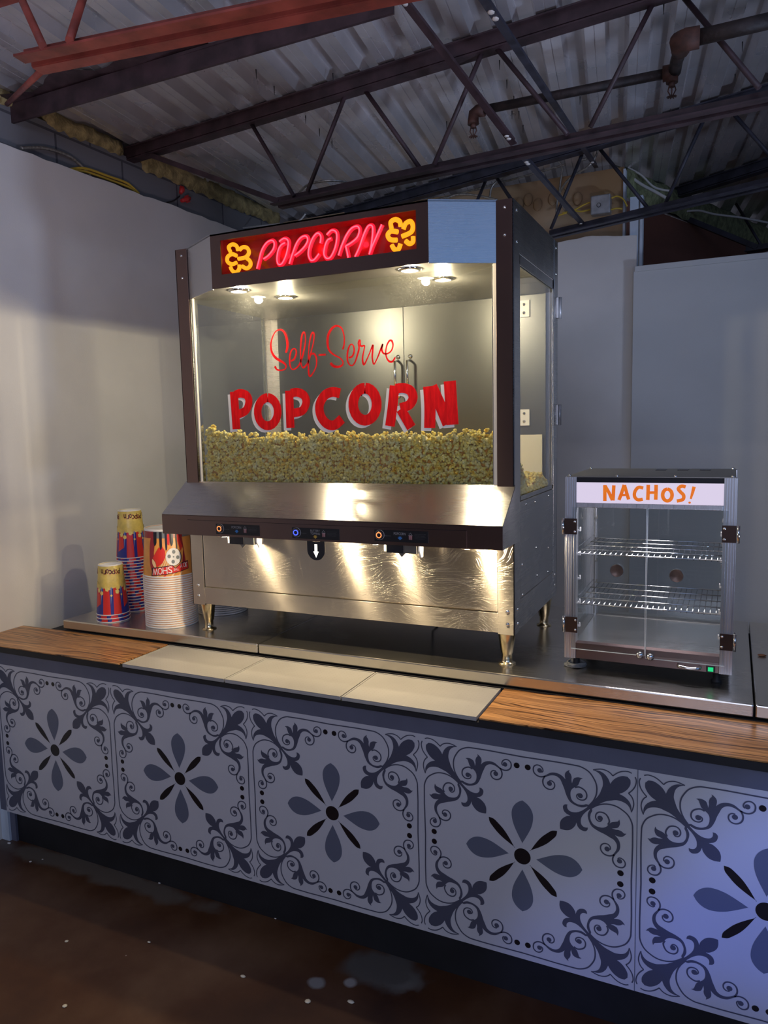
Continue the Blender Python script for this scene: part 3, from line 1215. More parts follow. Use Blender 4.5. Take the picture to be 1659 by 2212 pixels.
def nut(label, u0, v0, u1, v1):
    a_, b_ = at(u0, v0, 0, -0.40), at(u1, v1, 0, -0.395)
    mb = MB()
    mb.tube([a_, a_.lerp(b_, 0.6), b_], [0.009, 0.014, 0.010], K('red_plastic'), 8)
    mb.bar(a_.lerp(b_, 0.5), a_.lerp(b_, 0.9), 0.036, 0.005, K('red_plastic'), up=(1, 0, 0))
    single(mb, 'wire_connector', label, 'wire connector', tuple(a_))


nut('upper red wing nut wire connector on the block wall', 390, 418, 395, 404)
nut('lower red wing nut wire connector lying on the drywall edge', 392, 434, 410, 428)
for i, (lab, pts) in enumerate((
        ('armoured cable looping over the top of the machine at right', [at(960, 431, 1, 2.2), at(985, 421, 1, 2.2), at(1010, 420, 1, 2.2), at(1040, 424, 1, 2.2), at(1075, 432, 1, 2.2)]),
        ('armoured cable arch rising behind the popcorn machine', [at(1058, 430, 1, 2.3), at(1062, 405, 1, 2.3), at(1078, 388, 1, 2.3), at(1100, 377, 1, 2.3)]),
        ('long armoured cable hanging from the joist to the junction box', [at(1295, 305, 1, 2.15), at(1288, 335, 1, 2.15), at(1270, 360, 1, 2.15), at(1240, 378, 1, 2.2), at(1218, 400, 1, 2.25), at(1205, 430, 1, 2.3), at(1202, 460, 1, 2.3)]),
        ('armoured cable looping down beside the ochre board seam', [at(1203, 345, 1, 2.4), at(1214, 362, 1, 2.4), at(1210, 400, 1, 2.4), at(1208, 430, 1, 2.4), at(1222, 455, 1, 2.4), at(1240, 470, 1, 2.35)]))):
    cable('armoured_cable', lab, pts, 0.006, K('cable'))
cable('armoured_cable', 'pale armoured cable arching over the lower chord left of centre', [at(645, 418, 2, 2.72), at(668, 398, 2, 2.72), at(715, 390, 2, 2.72), at(770, 396, 2, 2.72)], 0.005, K('cable'))
cable('white_cable', 'thin pale cable dropping towards the sign top at left', [at(660, 462, 1, 2.0), at(640, 480, 1, 2.0), at(590, 485, 1, 2.0), at(520, 493, 1, 2.0)], 0.005, K('white_cable'))
cable('steel_rod', 'straight pale rod running along the ochre board', [at(890, 446, 1, 2.40), at(1090, 392, 1, 2.40), at(1270, 342, 1, 2.40)], 0.006, K('cable'), 'rod')
cable('white_cable', 'upper white cable curving right of the ochre board', [at(1356, 362, 1, 2.6), at(1385, 378, 1, 2.6), at(1410, 402, 1, 2.6), at(1432, 410, 1, 2.6), at(1448, 412, 1, 2.6)], 0.006, K('white_cable'))
cable('white_cable', 'thicker white cable below it, right of the ochre board', [at(1352, 374, 1, 2.6), at(1385, 398, 1, 2.6), at(1415, 414, 1, 2.6), at(1438, 427, 1, 2.6)], 0.009, K('white_cable'))
cable('white_cable', 'pale cable across the green foam under the farthest joist', [at(1480, 457, 1, 3.2), at(1510, 455, 1, 3.2), at(1545, 463, 1, 3.2), at(1600, 470, 1, 3.2), at(1659, 481, 1, 3.2)], 0.007, K('white_cable'))
# junction box
jb = at(1298, 443, 1, 2.38)
t = thing('junction_box', tuple(jb), 'grey square junction box on the ochre board with yellow cables', 'junction box')
m = MB()
m.box(jb.x - 0.052, jb.x + 0.052, 2.36, 2.42, jb.z - 0.050, jb.z + 0.050, K('galv'))
m.build('box', t, bevel=0.006)
m = MB()
m.lathe([(0.0001, -0.002), (0.011, -0.002), (0.012, 0.0)], (jb.x - 0.008, 2.36, jb.z - 0.004), K('black'), 18, axis=1)
m.lathe([(0.0001, -0.003), (0.009, -0.003)], (jb.x - 0.008, 2.36, jb.z - 0.004), K('galv'), 18, axis=1)
m.build('knockout', t)
for lab, pts in (('upper yellow cable entering the junction box from the left', [at(1275, 437, 1, 2.39), at(1260, 443, 1, 2.39), at(1238, 455, 1, 2.39), at(1215, 460, 1, 2.39)]),
                 ('lower yellow cable entering the junction box from the left', [at(1275, 453, 1, 2.39), at(1255, 457, 1, 2.39), at(1238, 456, 1, 2.39), at(1205, 466, 1, 2.39)]),
                 ('yellow cable arching out of the right of the junction box', [at(1321, 428, 1, 2.39), at(1333, 424, 1, 2.39), at(1346, 430, 1, 2.39), at(1355, 446, 1, 2.40)]),
                 ('short yellow cable at the lower right of the junction box', [at(1320, 453, 1, 2.39), at(1332, 450, 1, 2.39), at(1344, 451, 1, 2.40)])):
    cable('yellow_cable', lab, pts, 0.0045, K('yellow_cable'))

# ================================================================== COUNTER
TD = {
'A': [[(-458,470),(-437,470),(-415,459),(-398,443),(-387,425)],[(-387,425),(-383,436),(-376,450),(-361,466),(-340,475),(-314,475)],[(-314,475),(-334,467),(-347,455),(-354,437),(-356,414),(-350,392),(-342,370),(-329,349),(-315,331),(-304,315),(-296,305)],[(-296,305),(-279,288),(-263,275),(-246,266),(-230,263),(-215,265),(-205,274),(-203,286),(-205,294)],[(-205,294),(-193,292),(-185,283),(-185,272),(-190,259),(-200,250),(-210,246),(-218,243)],[(-218,243),(-204,240),(-187,228),(-176,214),(-171,196),(-172,174)]],
'B': [[(-475,489),(-459,494),(-435,490),(-415,479),(-397,463)],[(-397,463),(-388,473),(-374,481),(-354,485),(-334,482),(-314,475)]],
'C': [[(-292,301),(-315,331),(-328,362),(-331,392),(-327,416),(-317,437),(-302,458),(-284,471),(-260,480),(-237,482),(-160,483),(47,476)]],
'D': [[(-297,310),(-286,300),(-266,293),(-243,296),(-223,304),(-210,316),(-198,340),(-190,365),(-181,386),(-172,405),(-157,416),(-141,418),(-125,414),(-109,405),(-98,398)],[(-98,398),(-101,407),(-115,419),(-131,429),(-150,432),(-168,429),(-183,421),(-195,409)],[(-195,409),(-192,426),(-194,439),(-202,449),(-213,457)],[(-213,457),(-211,447),(-218,438),(-222,424),(-221,411),(-224,396)],[(-224,396),(-227,409),(-233,422),(-248,429),(-261,429),(-271,426)],[(-271,426),(-261,421),(-256,408),(-250,393),(-238,382),(-225,371),(-218,356),(-218,336),(-224,319),(-236,309),(-252,304),(-272,306),(-286,312),(-297,310)]],
'E': [[(-237,379),(-252,385),(-268,381),(-282,371),(-288,356),(-286,340),(-275,329),(-259,327),(-247,334),(-245,346),(-254,354)]],
'F': [[(-104,408),(-95,389),(-96,369),(-106,355),(-122,349),(-138,353),(-147,366),(-146,381),(-136,390),(-123,390)]],
'G': [[(-115,414),(-99,405),(-84,401),(-68,404),(-55,415),(-51,430),(-54,444),(-65,453),(-79,453),(-91,444),(-95,430),(-88,422)]],
'P': [[(1,272),(-21,259),(-39,239),(-49,213),(-49,183),(-42,152),(-31,125),(-15,93),(1,63)]],
'Q': [[(-158,159),(-136,155),(-114,138),(-88,113),(-63,79),(-36,34)]],
'dots': [[(-260,346),(-124,377),(-80,429),(-22,435),(29,434),(1,5)]],
}
CZ, TS = 0.4575, 0.61


def tile_mesh():
    mb = MB()
    mb.box(-0.305, 0.305, 0.0, 0.012, 0.146 - CZ, 0.768 - CZ, K('vinyl'))
    lay = {'n': 0.0005}

    def surf(sx_, sz_, sw, y):
        def fn(u, v):
            if sw:
                u, v = -v, -u
            return (u * sx_ * TS, -y, v * sz_ * TS)
        return fn
    seg = lambda key: [[(p[0] / 1000, p[1] / 1000) for p in a] for a in TD[key]]

    def outline(arcs, n_=5):
        o_ = []
        for a in arcs:
            o_ += cr(a, n_)[:-1]
        o_.append(arcs[-1][-1])
        return o_
    A = outline(seg('A'))
    Bp = seg('B')
    C = seg('C')[0][:-1]
    C = cr(C, 6) + [(0.0, 0.480)]
    D = outline(seg('D'), 4)[:-1]
    P_ = outline(seg('P'))
    Q_ = outline(seg('Q'))
    full = lambda h: h + [(-v, -u) for u, v in reversed(h)]
    Af, Qf = full(A), full(Q_)
    Pf = P_ + [(-u, v) for u, v in reversed(P_[1:-1])]
    S = [(a, b) for a in (1, -1) for b in (1, -1)]
    for sx_, sz_ in S:
        fn = surf(sx_, sz_, False, 0.0005)
        mb.flat(Af, fn, K('print_dark'))
        mb.flat(Qf, fn, K('print_black'))
        for sw in (False, True):
            fn = surf(sx_, sz_, sw, 0.0007)
            for a in Bp:
                mb.stroke(cr(a, 5), 0.0052, fn, K('print_dark'))
            mb.stroke(C, 0.0062, fn, K('print_dark'))
            mb.flat(D, surf(sx_, sz_, sw, 0.0006), K('print_dark'))
            for key in 'EFG':
                p_ = cr(seg(key)[0], 6)
                nn_ = len(p_)
                mb.stroke(p_, [0.0070 - 0.0018 * i / nn_ for i in range(nn_)], fn, K('print_dark'))
            for c_, r_ in (((-0.260, 0.346), 0.0115), ((-0.124, 0.377), 0.0112), ((-0.080, 0.430), 0.0108)):
                mb.flat([(c_[0] + r_ * math.cos(k * PI / 10), c_[1] + r_ * math.sin(k * PI / 10)) for k in range(20)],
                        surf(sx_, sz_, sw, 0.0008), K('print_dark'))
            mb.flat([(-0.0255 + 0.0135 * math.cos(k * PI / 12), 0.4345 + 0.0135 * math.sin(k * PI / 12)) for k in range(24)], fn, K('print_black'))
    for sz_ in (1, -1):
        mb.flat(Pf, surf(1, sz_, False, 0.0005), K('print_petal'))
        mb.flat(Pf, surf(sz_, 1, True, 0.0005), K('print_petal'))
    mb.flat([(0.0385 * math.cos(k * PI / 18), 0.0385 * math.sin(k * PI / 18)) for k in range(36)], surf(1, 1, False, 0.0006), K('print_black'))
    return mb.mesh('tile_print')


XE = 3.355
counter = thing('serving_counter', (0, 0, 0), 'long serving counter with navy flower tile print on its front', 'counter')
m = MB()
m.box(-0.305, XE, 0.013, 1.10, 0.145, 0.835, K('black'))
m.build('cabinet_body', counter)
m = MB()
m.box(-0.345, XE, 0.003, 0.013, 0.146, 0.768, K('slate'))
m.box(-0.374, XE, -0.001, 0.02, 0.768, 0.840, K('slate'))
m.build('top_band', counter, bevel=0.001)
m = MB()
m.box(-0.300, XE, 0.040, 1.05, 0.0, 0.146, K('black'))
m.build('kick_board', counter)
m = MB()
m.box(-0.355, -0.300, 0.030, 0.09, 0.0, 0.146, K('slate'))
m.box(-0.374, -0.33, 0.02, 0.08, 0.0, 0.80, K('stud'))
m.build('end_post', counter)
tm = tile_mesh()
for k in range(6):
    o = bpy.data.objects.new('tile_print', tm)
    col.objects.link(o)
    o.parent = counter
    o.location = (k * TS, 0, CZ)
m = MB()
m.box(2.135 - 0.001, 2.135 + 0.001, -0.0009, 0.0, 0.146, 0.768, K('print_petal'))
m.build('print_seam', counter)

# wooden worktops, with a black edge band
ZW = 0.864
for x0, x1, lab in ((-0.374, 0.408, 'walnut look laminate worktop left of the cream trays, against the left wall'),
                    (1.722, XE, 'walnut look laminate worktop right of the cream trays')):
    t = thing('worktop', ((x0 + x1) / 2, 0.08, 0.84), lab, 'worktop')
    m = MB()
    m.box(x0, x1, -0.050, 0.200, ZW - 0.004, ZW, K('wood'))
    m.build('laminate', t)
    m = MB()
    m.box(x0, x1, -0.0515, 0.2, ZW - 0.026, ZW - 0.0045, K('black'))
    m.build('edge_band', t)
# dark bed that carries the trays
m = MB()
m.box(0.408, 1.722, -0.0515, 0.200, 0.838, 0.852, K('black'))
m.box(-0.145, XE, 0.2001, 1.10, 0.838, 0.866, K('black'))
single(m, 'tray_bed', 'black recessed bed under the cream trays and the steel top', 'counter bed', (0.4, 0, 0.838))

# perforated cream trays
for i, lab in enumerate(('cream perforated metal tray, the left one of three, beside the left wood',
                         'cream perforated metal tray in the middle of the three',
                         'cream perforated metal tray, the right one of three, beside the right wood')):
    xs_ = (0.421, 0.860, 1.290, 1.716)
    x0, x1 = xs_[i] + 0.002, xs_[i + 1] - 0.002
    t = thing('drip_tray', ((x0 + x1) / 2, 0.08, 0.852), lab, 'tray', 'three cream trays set into the counter')
    m = MB()
    m.box(x0, x1, -0.049, 0.192, 0.8525, 0.8635, K('tray'))
    m.build('tray_body', t, bevel=0.0025)
    m = MB()
    for (a0, a1, b0, b1) in ((x0, x1, -0.049, -0.044), (x0, x1, 0.187, 0.192), (x0, x0 + 0.005, -0.044, 0.187), (x1 - 0.005, x1, -0.044, 0.187)):
        m.box(a0, a1, b0, b1, 0.8635, 0.8655, K('tray'))
    m.build('raised_rim', t)
    m = MB()
    nx_, ny_ = 30, 15
    for a in range(nx_):
        for b in range(ny_):
            cx, cy = x0 + 0.022 + (x1 - x0 - 0.044) * a / (nx_ - 1), -0.032 + 0.206 * b / (ny_ - 1)
            m.add([(cx + 0.0013 * math.cos(q), cy + 0.0013 * math.sin(q), 0.8637) for q in (0, PI / 3, 2 * PI / 3, PI, 4 * PI / 3, 5 * PI / 3)],
                  [(0, 1, 2, 3, 4, 5)], K('tray_hole'))
    o = m.build('perforations', t)
    o['kind'] = 'stuff'

# stainless platform in three lengths
ZP = 0.907
for x0, x1, lab in ((-0.145, 0.816, 'brushed steel top under the paper cups, left length of the raised platform'),
                    (0.820, 2.404, 'long brushed steel top under the popcorn machine and the nacho cabinet'),
                    (2.408, XE, 'brushed steel top at the far right, beyond the joint beside the nacho cabinet')):
    m = MB()
    m.box(x0, x1, 0.205, 1.115, 0.871, ZP, K('platform'))
    single(m, 'steel_platform', lab, 'steel top', ((x0 + x1) / 2, 0.6, 0.871), bevel=0.004)

# crumb on the steel at the right
c = at(1645, 1418, 2, ZP)
m = MB()
m.ball((c.x, c.y, ZP + 0.004), 0.012, K('leaf'), 8, 5, (1, 0.45, 0.35))
m.ball((c.x + 0.008, c.y + 0.003, ZP + 0.003), 0.007, K('leaf'), 8, 5, (1, 0.6, 0.4))
single(m, 'crumb', 'small dark brown crumb on the far right steel top', 'crumb', (c.x, c.y, ZP))

# ================================================================== POPCORN MACHINE
x0, x1, yF, yB_, zB, zT, zC = 0.495, 1.740, 0.258, 0.861, 1.020, 2.316, 2.140
mac = thing('popcorn_machine', (1.118, 0.56, ZP), 'tall stainless self serve popcorn dispenser with a red neon sign and a glass bin', 'popcorn machine')


def P(name, mb, bevel=0.0, parent=None):
    return mb.build(name, parent or mac, bevel)


def rivet(mb, p, ax, r=0.0065, mt='chrome'):
    pr = [(r, 0), (r * 0.9, -r * 0.35), (r * 0.5, -r * 0.6), (0.0001, -r * 0.65)]
    if ax == 0:
        pr = [(a, -b) for a, b in pr]
    mb.lathe(pr, p, K(mt), 10, axis=ax)


def rivet_part(p, ax, r, parent, name='rivet', mt='chrome'):
    mb = MB()
    rivet(mb, p, ax, r, mt)
    return mb.build(name, parent)


# lower body
m = MB()
m.box(0.554, 1.686, yF + 0.002, yF + 0.01, 1.086, 1.44, K('steel_body'))
P('front_panel', m, 0.001)
m = MB()
m.box(0.551, 1.689, yF - 0.001, yF + 0.01, zB, 1.083, K('steel_body'))
P('front_skirt', m, 0.001)
m = MB()
m.box(x0 + 0.004, x1 - 0.004, yF + 0.012, yB_ - 0.004, zB + 0.002, 1.05, K('steel_in'))
m.box(x0 + 0.006, x1 - 0.006, yF + 0.012, yB_ - 0.004, 1.40, 1.430, K('steel_in'))
P('body_floor', m)
for s_, (a, b) in ((0, (x0, x0 + 0.056)), (1, (x1 - 0.053, x1))):
    m = MB()
    m.box(a, b, yF - 0.002, yF + 0.004, zB - 0.004, 1.30, K('steel_body'))
    m.box(a if not s_ else b - 0.004, a + 0.004 if not s_ else b, yF - 0.002, yF + 0.066, zB - 0.004, 1.30, K('steel'))
    pst = P('corner_post', m, 0.0008)
    m = MB()
    m.box(a, b - (0.004 if s_ == 0 else 0.0), yF - 0.002, yF + 0.004, 1.30, zT, K('steel_dark_refl'))
    m.box(a if not s_ else b - 0.004, a + 0.004 if not s_ else b, yF - 0.002, yF + 0.066, 1.30, zT, K('steel'))
    P('corner_post', m, 0.0008)
    for z in (1.050, 1.090):
        rivet_part(((a + b) / 2 + (0.004 if s_ else 0), yF - 0.002, z), 1, 0.0065, pst)
    for z in (2.215, 2.293):
        rivet_part(((a + b) / 2, yF - 0.002, z), 1, 0.005, pst)
    if s_:
        for z in (1.045, 1.09, 2.20, 2.29):
            rivet_part((x1, yF + 0.035, z), 0, 0.005, pst)
# sides
for s_, X in ((0, x0), (1, x1)):
    q = (X, X + 0.004) if s_ == 0 else (X - 0.004, X)
    m = MB()
    m.box(q[0], q[1], yF + 0.066, 0.800, 1.118, 1.425, K('steel'))
    sp = P('side_panel', m, 0.0008)
    m = MB()
    m.box(q[0], q[1], yF + 0.066, 0.800, zB, 1.114, K('steel'))
    P('side_skirt', m, 0.0008)
    m = MB()
    m.box(q[0], q[1], 0.802, yB_, zB, zT, K('steel'))
    m.box(q[0] - (0.0 if s_ else 0.04), q[1] + (0.04 if s_ == 0 else 0.0), yB_ - 0.004, yB_, zB, zT, K('steel'))
    P('rear_post', m, 0.0008)
    m = MB()
    m.box(q[0], q[1], yF + 0.066, 0.800, 2.176, zT, K('steel'))
    P('side_header', m, 0.0008)
    m = MB()
    zg0, zg1 = 1.428, 2.172
    for (a, b, c_, d_) in ((yF + 0.068, 0.798, zg1 - 0.030, zg1), (yF + 0.068, 0.798, zg0, zg0 + 0.014), (yF + 0.068, yF + 0.076, zg0, zg1), (0.782, 0.798, zg0, zg1)):
        m.box(q[0] + 0.001, q[1] - 0.001, a, b, c_, d_, K('steel'))
    P('window_frame', m, 0.0006)
    m = MB()
    m.box(X - 0.001 + (0.006 if s_ == 0 else -0.008), X + 0.001 + (0.006 if s_ == 0 else -0.008), yF + 0.02, 0.80, zg0 + 0.002, zg1 - 0.01, K('glass_side'))
    P('side_glass', m)
    if s_:
        for (y, z) in ((0.349, 1.222), (0.354, 1.124), (0.533, 1.218 + 0.03), (0.546, 1.15), (0.715, 1.220), (0.716, 1.131), (0.83, 1.06), (0.83, 1.10), (0.83, 2.20), (0.83, 2.29), (0.52, 1.405), (0.40, 1.41), (0.72, 1.408)):
            rivet_part((x1, y, z), 0, 0.0045, sp)
# back: two sliding steel doors with wire handles
for (a, b) in ((x0 + 0.04, 1.128), (1.130, x1 - 0.04)):
    m = MB()
    m.box(a, b, yB_ - 0.012, yB_ - 0.006, 1.43, 2.14, K('steel_door'))
    dr = P('rear_door', m, 0.001)
    hx = 1.103 if a < 1 else 1.156
    m = MB()
    m.tube([(hx, yB_ - 0.012, 1.93), (hx, yB_ - 0.045, 1.925), (hx, yB_ - 0.045, 1.81), (hx, yB_ - 0.012, 1.805)], 0.005, K('chrome'), 8)
    rivet(m, (hx, yB_ - 0.013, 1.945), 1, 0.009)
    rivet(m, (hx, yB_ - 0.013, 1.79), 1, 0.009)
    m.build('door_handle', dr)
for z in (2.09, 1.69):
    m = MB()
    m.box(1.60, 1.64, 0.842, 0.847, z - 0.03, z + 0.03, K('paper'))
    q = P('hinge_plate', m)
    for dz in (0.015, -0.015):
        rivet_part((1.62, 0.842, z + dz), 1, 0.006, q, 'screw')
m = MB()
m.box(1.10, x1 - 0.05, 0.835, 0.841, 1.43, 1.625, K('cream_board'))
P('cream_splash_board', m, 0.001)
# hinges outside, rear right
for (u, v) in ((1206, 664), (1202, 896)):
    c = at(u, v, 0, x1 + 0.005)
    m = MB()
    m.box(x1 + 0.0, x1 + 0.004, yB_ - 0.005, yB_ + 0.022, c.z - 0.036, c.z + 0.036, K('galv'))
    m.tube([(x1 + 0.008, yB_ + 0.006, c.z - 0.038), (x1 + 0.008, yB_ + 0.006, c.z + 0.038)], 0.006, K('galv'), 10)
    q = P('hinge', m)
    for dz in (-0.022, 0.022):
        rivet_part((x1 + 0.004, yB_ + 0.015, c.z + dz), 0, 0.005, q, 'screw')
# front glass and its channels
m = MB()
m.box(0.556, 1.690, 0.270, 0.274, 1.462, 2.142, K('glass'))
P('front_glass', m)
for a, b in ((0.552, 0.566), (1.672, 1.692)):
    m = MB()
    m.box(a, b, 0.264, 0.280, 1.475, 2.14, K('chrome'))
    m.box(a + 0.004, b - 0.004, 0.260, 0.264, 1.475, 2.14, K('cream_board'))
    P('glass_channel', m, 0.001)
# octagonal header with the sign
oct_ = [(0.549, yF), (0.734, 0.151), (1.516, 0.151), (1.691, yF)]
m = MB()
wx0, wx1, wz0, wz1 = 0.775, 1.478, 2.183, 2.293
for (a, b, c_, d_) in ((0.734, 1.516, zC, wz0), (0.734, 1.516, wz1, zT), (0.734, wx0, wz0, wz1), (wx1, 1.516, wz0, wz1)):
    m.box(a, b, 0.151, 0.155, c_, d_, K('steel_dark_refl'))
hd = P('header_front', m)
for pa, pb_ in ((oct_[0], oct_[1]), (oct_[2], oct_[3])):
    m = MB()
    d_ = Vector((pb_[0] - pa[0], pb_[1] - pa[1], 0)).normalized()
    nr = Vector((d_.y, -d_.x, 0)) * 0.004
    m.prism([pa, pb_, (pb_[0] - nr.x, pb_[1] - nr.y), (pa[0] - nr.x, pa[1] - nr.y)], 2, zC - 0.002, zT + 0.002, K('steel'))
    P('header_corner', m, 0.0006)
m = MB()
m.prism([(p[0], p[1]) for p in oct_] + [(x1 - 0.004, yF + 0.003), (x1 - 0.004, yB_ - 0.004), (x0 + 0.004, yB_ - 0.004), (x0 + 0.004, yF + 0.003)], 2, zT - 0.005, zT, K('steel'))
P('roof_plate', m)
m = MB()
m.prism([(p[0], p[1] + 0.002) for p in oct_] + [(x1 - 0.006, yF + 0.004), (x1 - 0.006, yB_ - 0.014), (x0 + 0.006, yB_ - 0.014), (x0 + 0.006, yF + 0.004)], 2, zC, zC + 0.004, K('steel_in'))
P('soffit', m)
# sign box
m = MB()
m.box(wx0 - 0.004, wx1 + 0.004, 0.222, 0.226, wz0 - 0.01, wz1 + 0.01, K('sign_back'))
m.box(wx0 - 0.006, wx0 - 0.003, 0.155, 0.224, wz0 - 0.006, wz1 + 0.006, K('sign_back'))
m.box(wx1 + 0.003, wx1 + 0.006, 0.155, 0.224, wz0 - 0.006, wz1 + 0.006, K('sign_back'))
m.box(wx0 - 0.003, wx1 + 0.003, 0.155, 0.224, wz0 - 0.006, wz0 - 0.003, K('sign_back'))
m.box(wx0 - 0.003, wx1 + 0.003, 0.155, 0.224, wz1 + 0.003, wz1 + 0.006, K('sign_back'))
sign = P('neon_sign_box', m)
YN = 0.172


def neon(name, strokes, org, sc_, mt, r, parent, ox=0.0, oz=0.0, core=None):
    mb = MB()
    for s_ in strokes:
        p_ = [at(org[0] + a / sc_, org[1] + b / sc_, 1, YN) for a, b in s_]
        p_ = [Vector((q.x + ox, YN, q.z + oz)) for q in p_]
        pts = cr([tuple(q) for q in p_], 6)
        mb.tube(pts, r, mt, 8)
        if core:
            mb.tube([(q[0], q[1] - r * 0.75, q[2]) for q in pts], r * 0.36, core, 6)
    mb.build(name, parent)


NL = [[[(388, 535), (402, 480), (422, 405), (455, 352), (492, 332), (512, 348), (506, 392), (470, 440), (435, 465)]],
      [[(548, 340), (582, 318), (610, 332), (610, 380), (592, 450), (565, 500), (540, 500), (532, 460), (542, 400), (562, 365), (588, 350)]],
      [[(620, 500), (642, 430), (672, 352), (706, 310), (740, 302), (752, 330), (732, 372), (695, 412), (658, 440)]],
      [[(842, 350), (846, 302), (822, 280), (790, 312), (765, 372), (757, 432), (772, 472), (798, 470), (832, 428)]],
      [[(888, 292), (922, 260), (955, 272), (960, 322), (945, 392), (915, 452), (886, 460), (868, 428), (876, 370), (894, 330), (918, 318)]],
      [[(972, 440), (995, 370), (1030, 292), (1068, 244), (1108, 232), (1122, 262), (1105, 312), (1062, 350), (1024, 372)], [(1024, 372), (1034, 415), (1042, 455)]],
      [[(1090, 450), (1122, 380), (1152, 292), (1182, 232), (1210, 226), (1218, 262), (1208, 360), (1192, 432)], [(1192, 432), (1215, 370), (1250, 290), (1282, 218)]]]
for s_ in NL:
    neon('neon_letter', s_, (440, 420), 3.318, K('neon_red'), 0.0068, sign, core=K('neon_core'))
FL = [[(192, 412), (180, 378), (206, 358), (236, 370), (246, 402)], [(256, 398), (282, 378), (314, 386), (324, 420), (300, 450), (248, 462)],
      [(236, 440), (204, 428), (172, 448), (172, 484), (204, 500), (236, 488)], [(192, 520), (206, 548), (234, 558), (254, 534), (256, 504)],
      [(276, 515), (308, 530), (334, 510), (332, 478), (302, 452)]]
neon('neon_popcorn_shape', FL, (440, 420), 3.318, K('neon_yellow'), 0.0066, sign)
FR = [[(1355, 242), (1350, 198), (1382, 178), (1414, 194), (1420, 228)], [(1440, 248), (1456, 208), (1490, 192), (1508, 222), (1496, 268), (1430, 300)],
      [(1400, 268), (1352, 262), (1328, 290), (1346, 322), (1394, 326)], [(1357, 362), (1376, 392), (1404, 392), (1420, 352)],
      [(1456, 332), (1484, 352), (1508, 338), (1510, 300)]]
neon('neon_popcorn_shape', FR, (440, 420), 3.318, K('neon_yellow'), 0.0074, sign, ox=-0.004)
for gx_ in (0.98, 1.12, 1.27):
    point('neon_glow', (gx_, 0.205, 2.238), 0.07, (1.0, 0.02, 0.06), 0.01)
# hood over the dispensing chutes
m = MB()
hp = [(yF, 1.482), (0.122, 1.374), (0.124, 1.3705), (yF, 1.476)]
m.prism([(yF + 0.004, 1.482), (0.1215, 1.3745), (0.125, 1.371), (yF + 0.004, 1.476)], 0, 0.486, 1.742, K('steel'))
P('hood_slope', m)
m = MB()
m.box(0.486, 1.742, 0.122, 0.126, 1.304, 1.372, K('steel_dark_refl'))
m.box(0.601, 1.634, 0.1212, 0.1222, 1.3050, 1.3565, K('steel_dark_refl'))
m.box(0.601, 1.634, 0.1216, 0.1220, 1.3570, 1.3580, K('blackgloss'))
lip = P('hood_lip', m, 0.0004)
for X in (0.486, 1.738):
    m = MB()
    m.prism([(yF + 0.003, 1.480), (0.126, 1.373), (0.126, 1.304), (yF + 0.003, 1.304)], 0, X, X + 0.004, K('steel'))
    P('hood_side', m)
m = MB()
m.box(0.490, 1.738, 0.126, yF + 0.002, 1.304, 1.307, K('steel_in'))
P('hood_floor', m)
# lamps under the hood
HY = 0.150
for hx in (0.735, 1.115, 1.322, 1.625):
    m = MB()
    m.lathe([(0.024, 0), (0.024, -0.003), (0.019, -0.004)], (hx, HY, 1.304), K('chrome'), 20)
    lp = P('hood_lamp', m)
    m = MB()
    m.lathe([(0.0001, -0.0035), (0.019, -0.0035)], (hx, HY, 1.304), K('hood_lamp'), 20)
    m.build('lens', lp)
    point('hood_light', (hx, HY, 1.292), 3.6, (1.0, 0.80, 0.50), 0.010)
# downlights in the header
for (px_, py_) in ((0.796, 0.214), (1.432, 0.207), (0.862, 0.405), (1.468, 0.398)):
    m = MB()
    m.lathe([(0.036, 0), (0.036, -0.004), (0.026, -0.006)], (px_, py_, zC), K('chrome'), 24)
    lp = P('downlight', m)
    m = MB()
    m.lathe([(0.0001, -0.005), (0.027, -0.005)], (px_, py_, zC), K('lamp'), 24)
    m.build('lens', lp)
    point('downlight_beam', (px_, py_, zC - 0.016), 9.0 if py_ < 0.3 else 11.0, (1.0, 0.83, 0.56), 0.012)
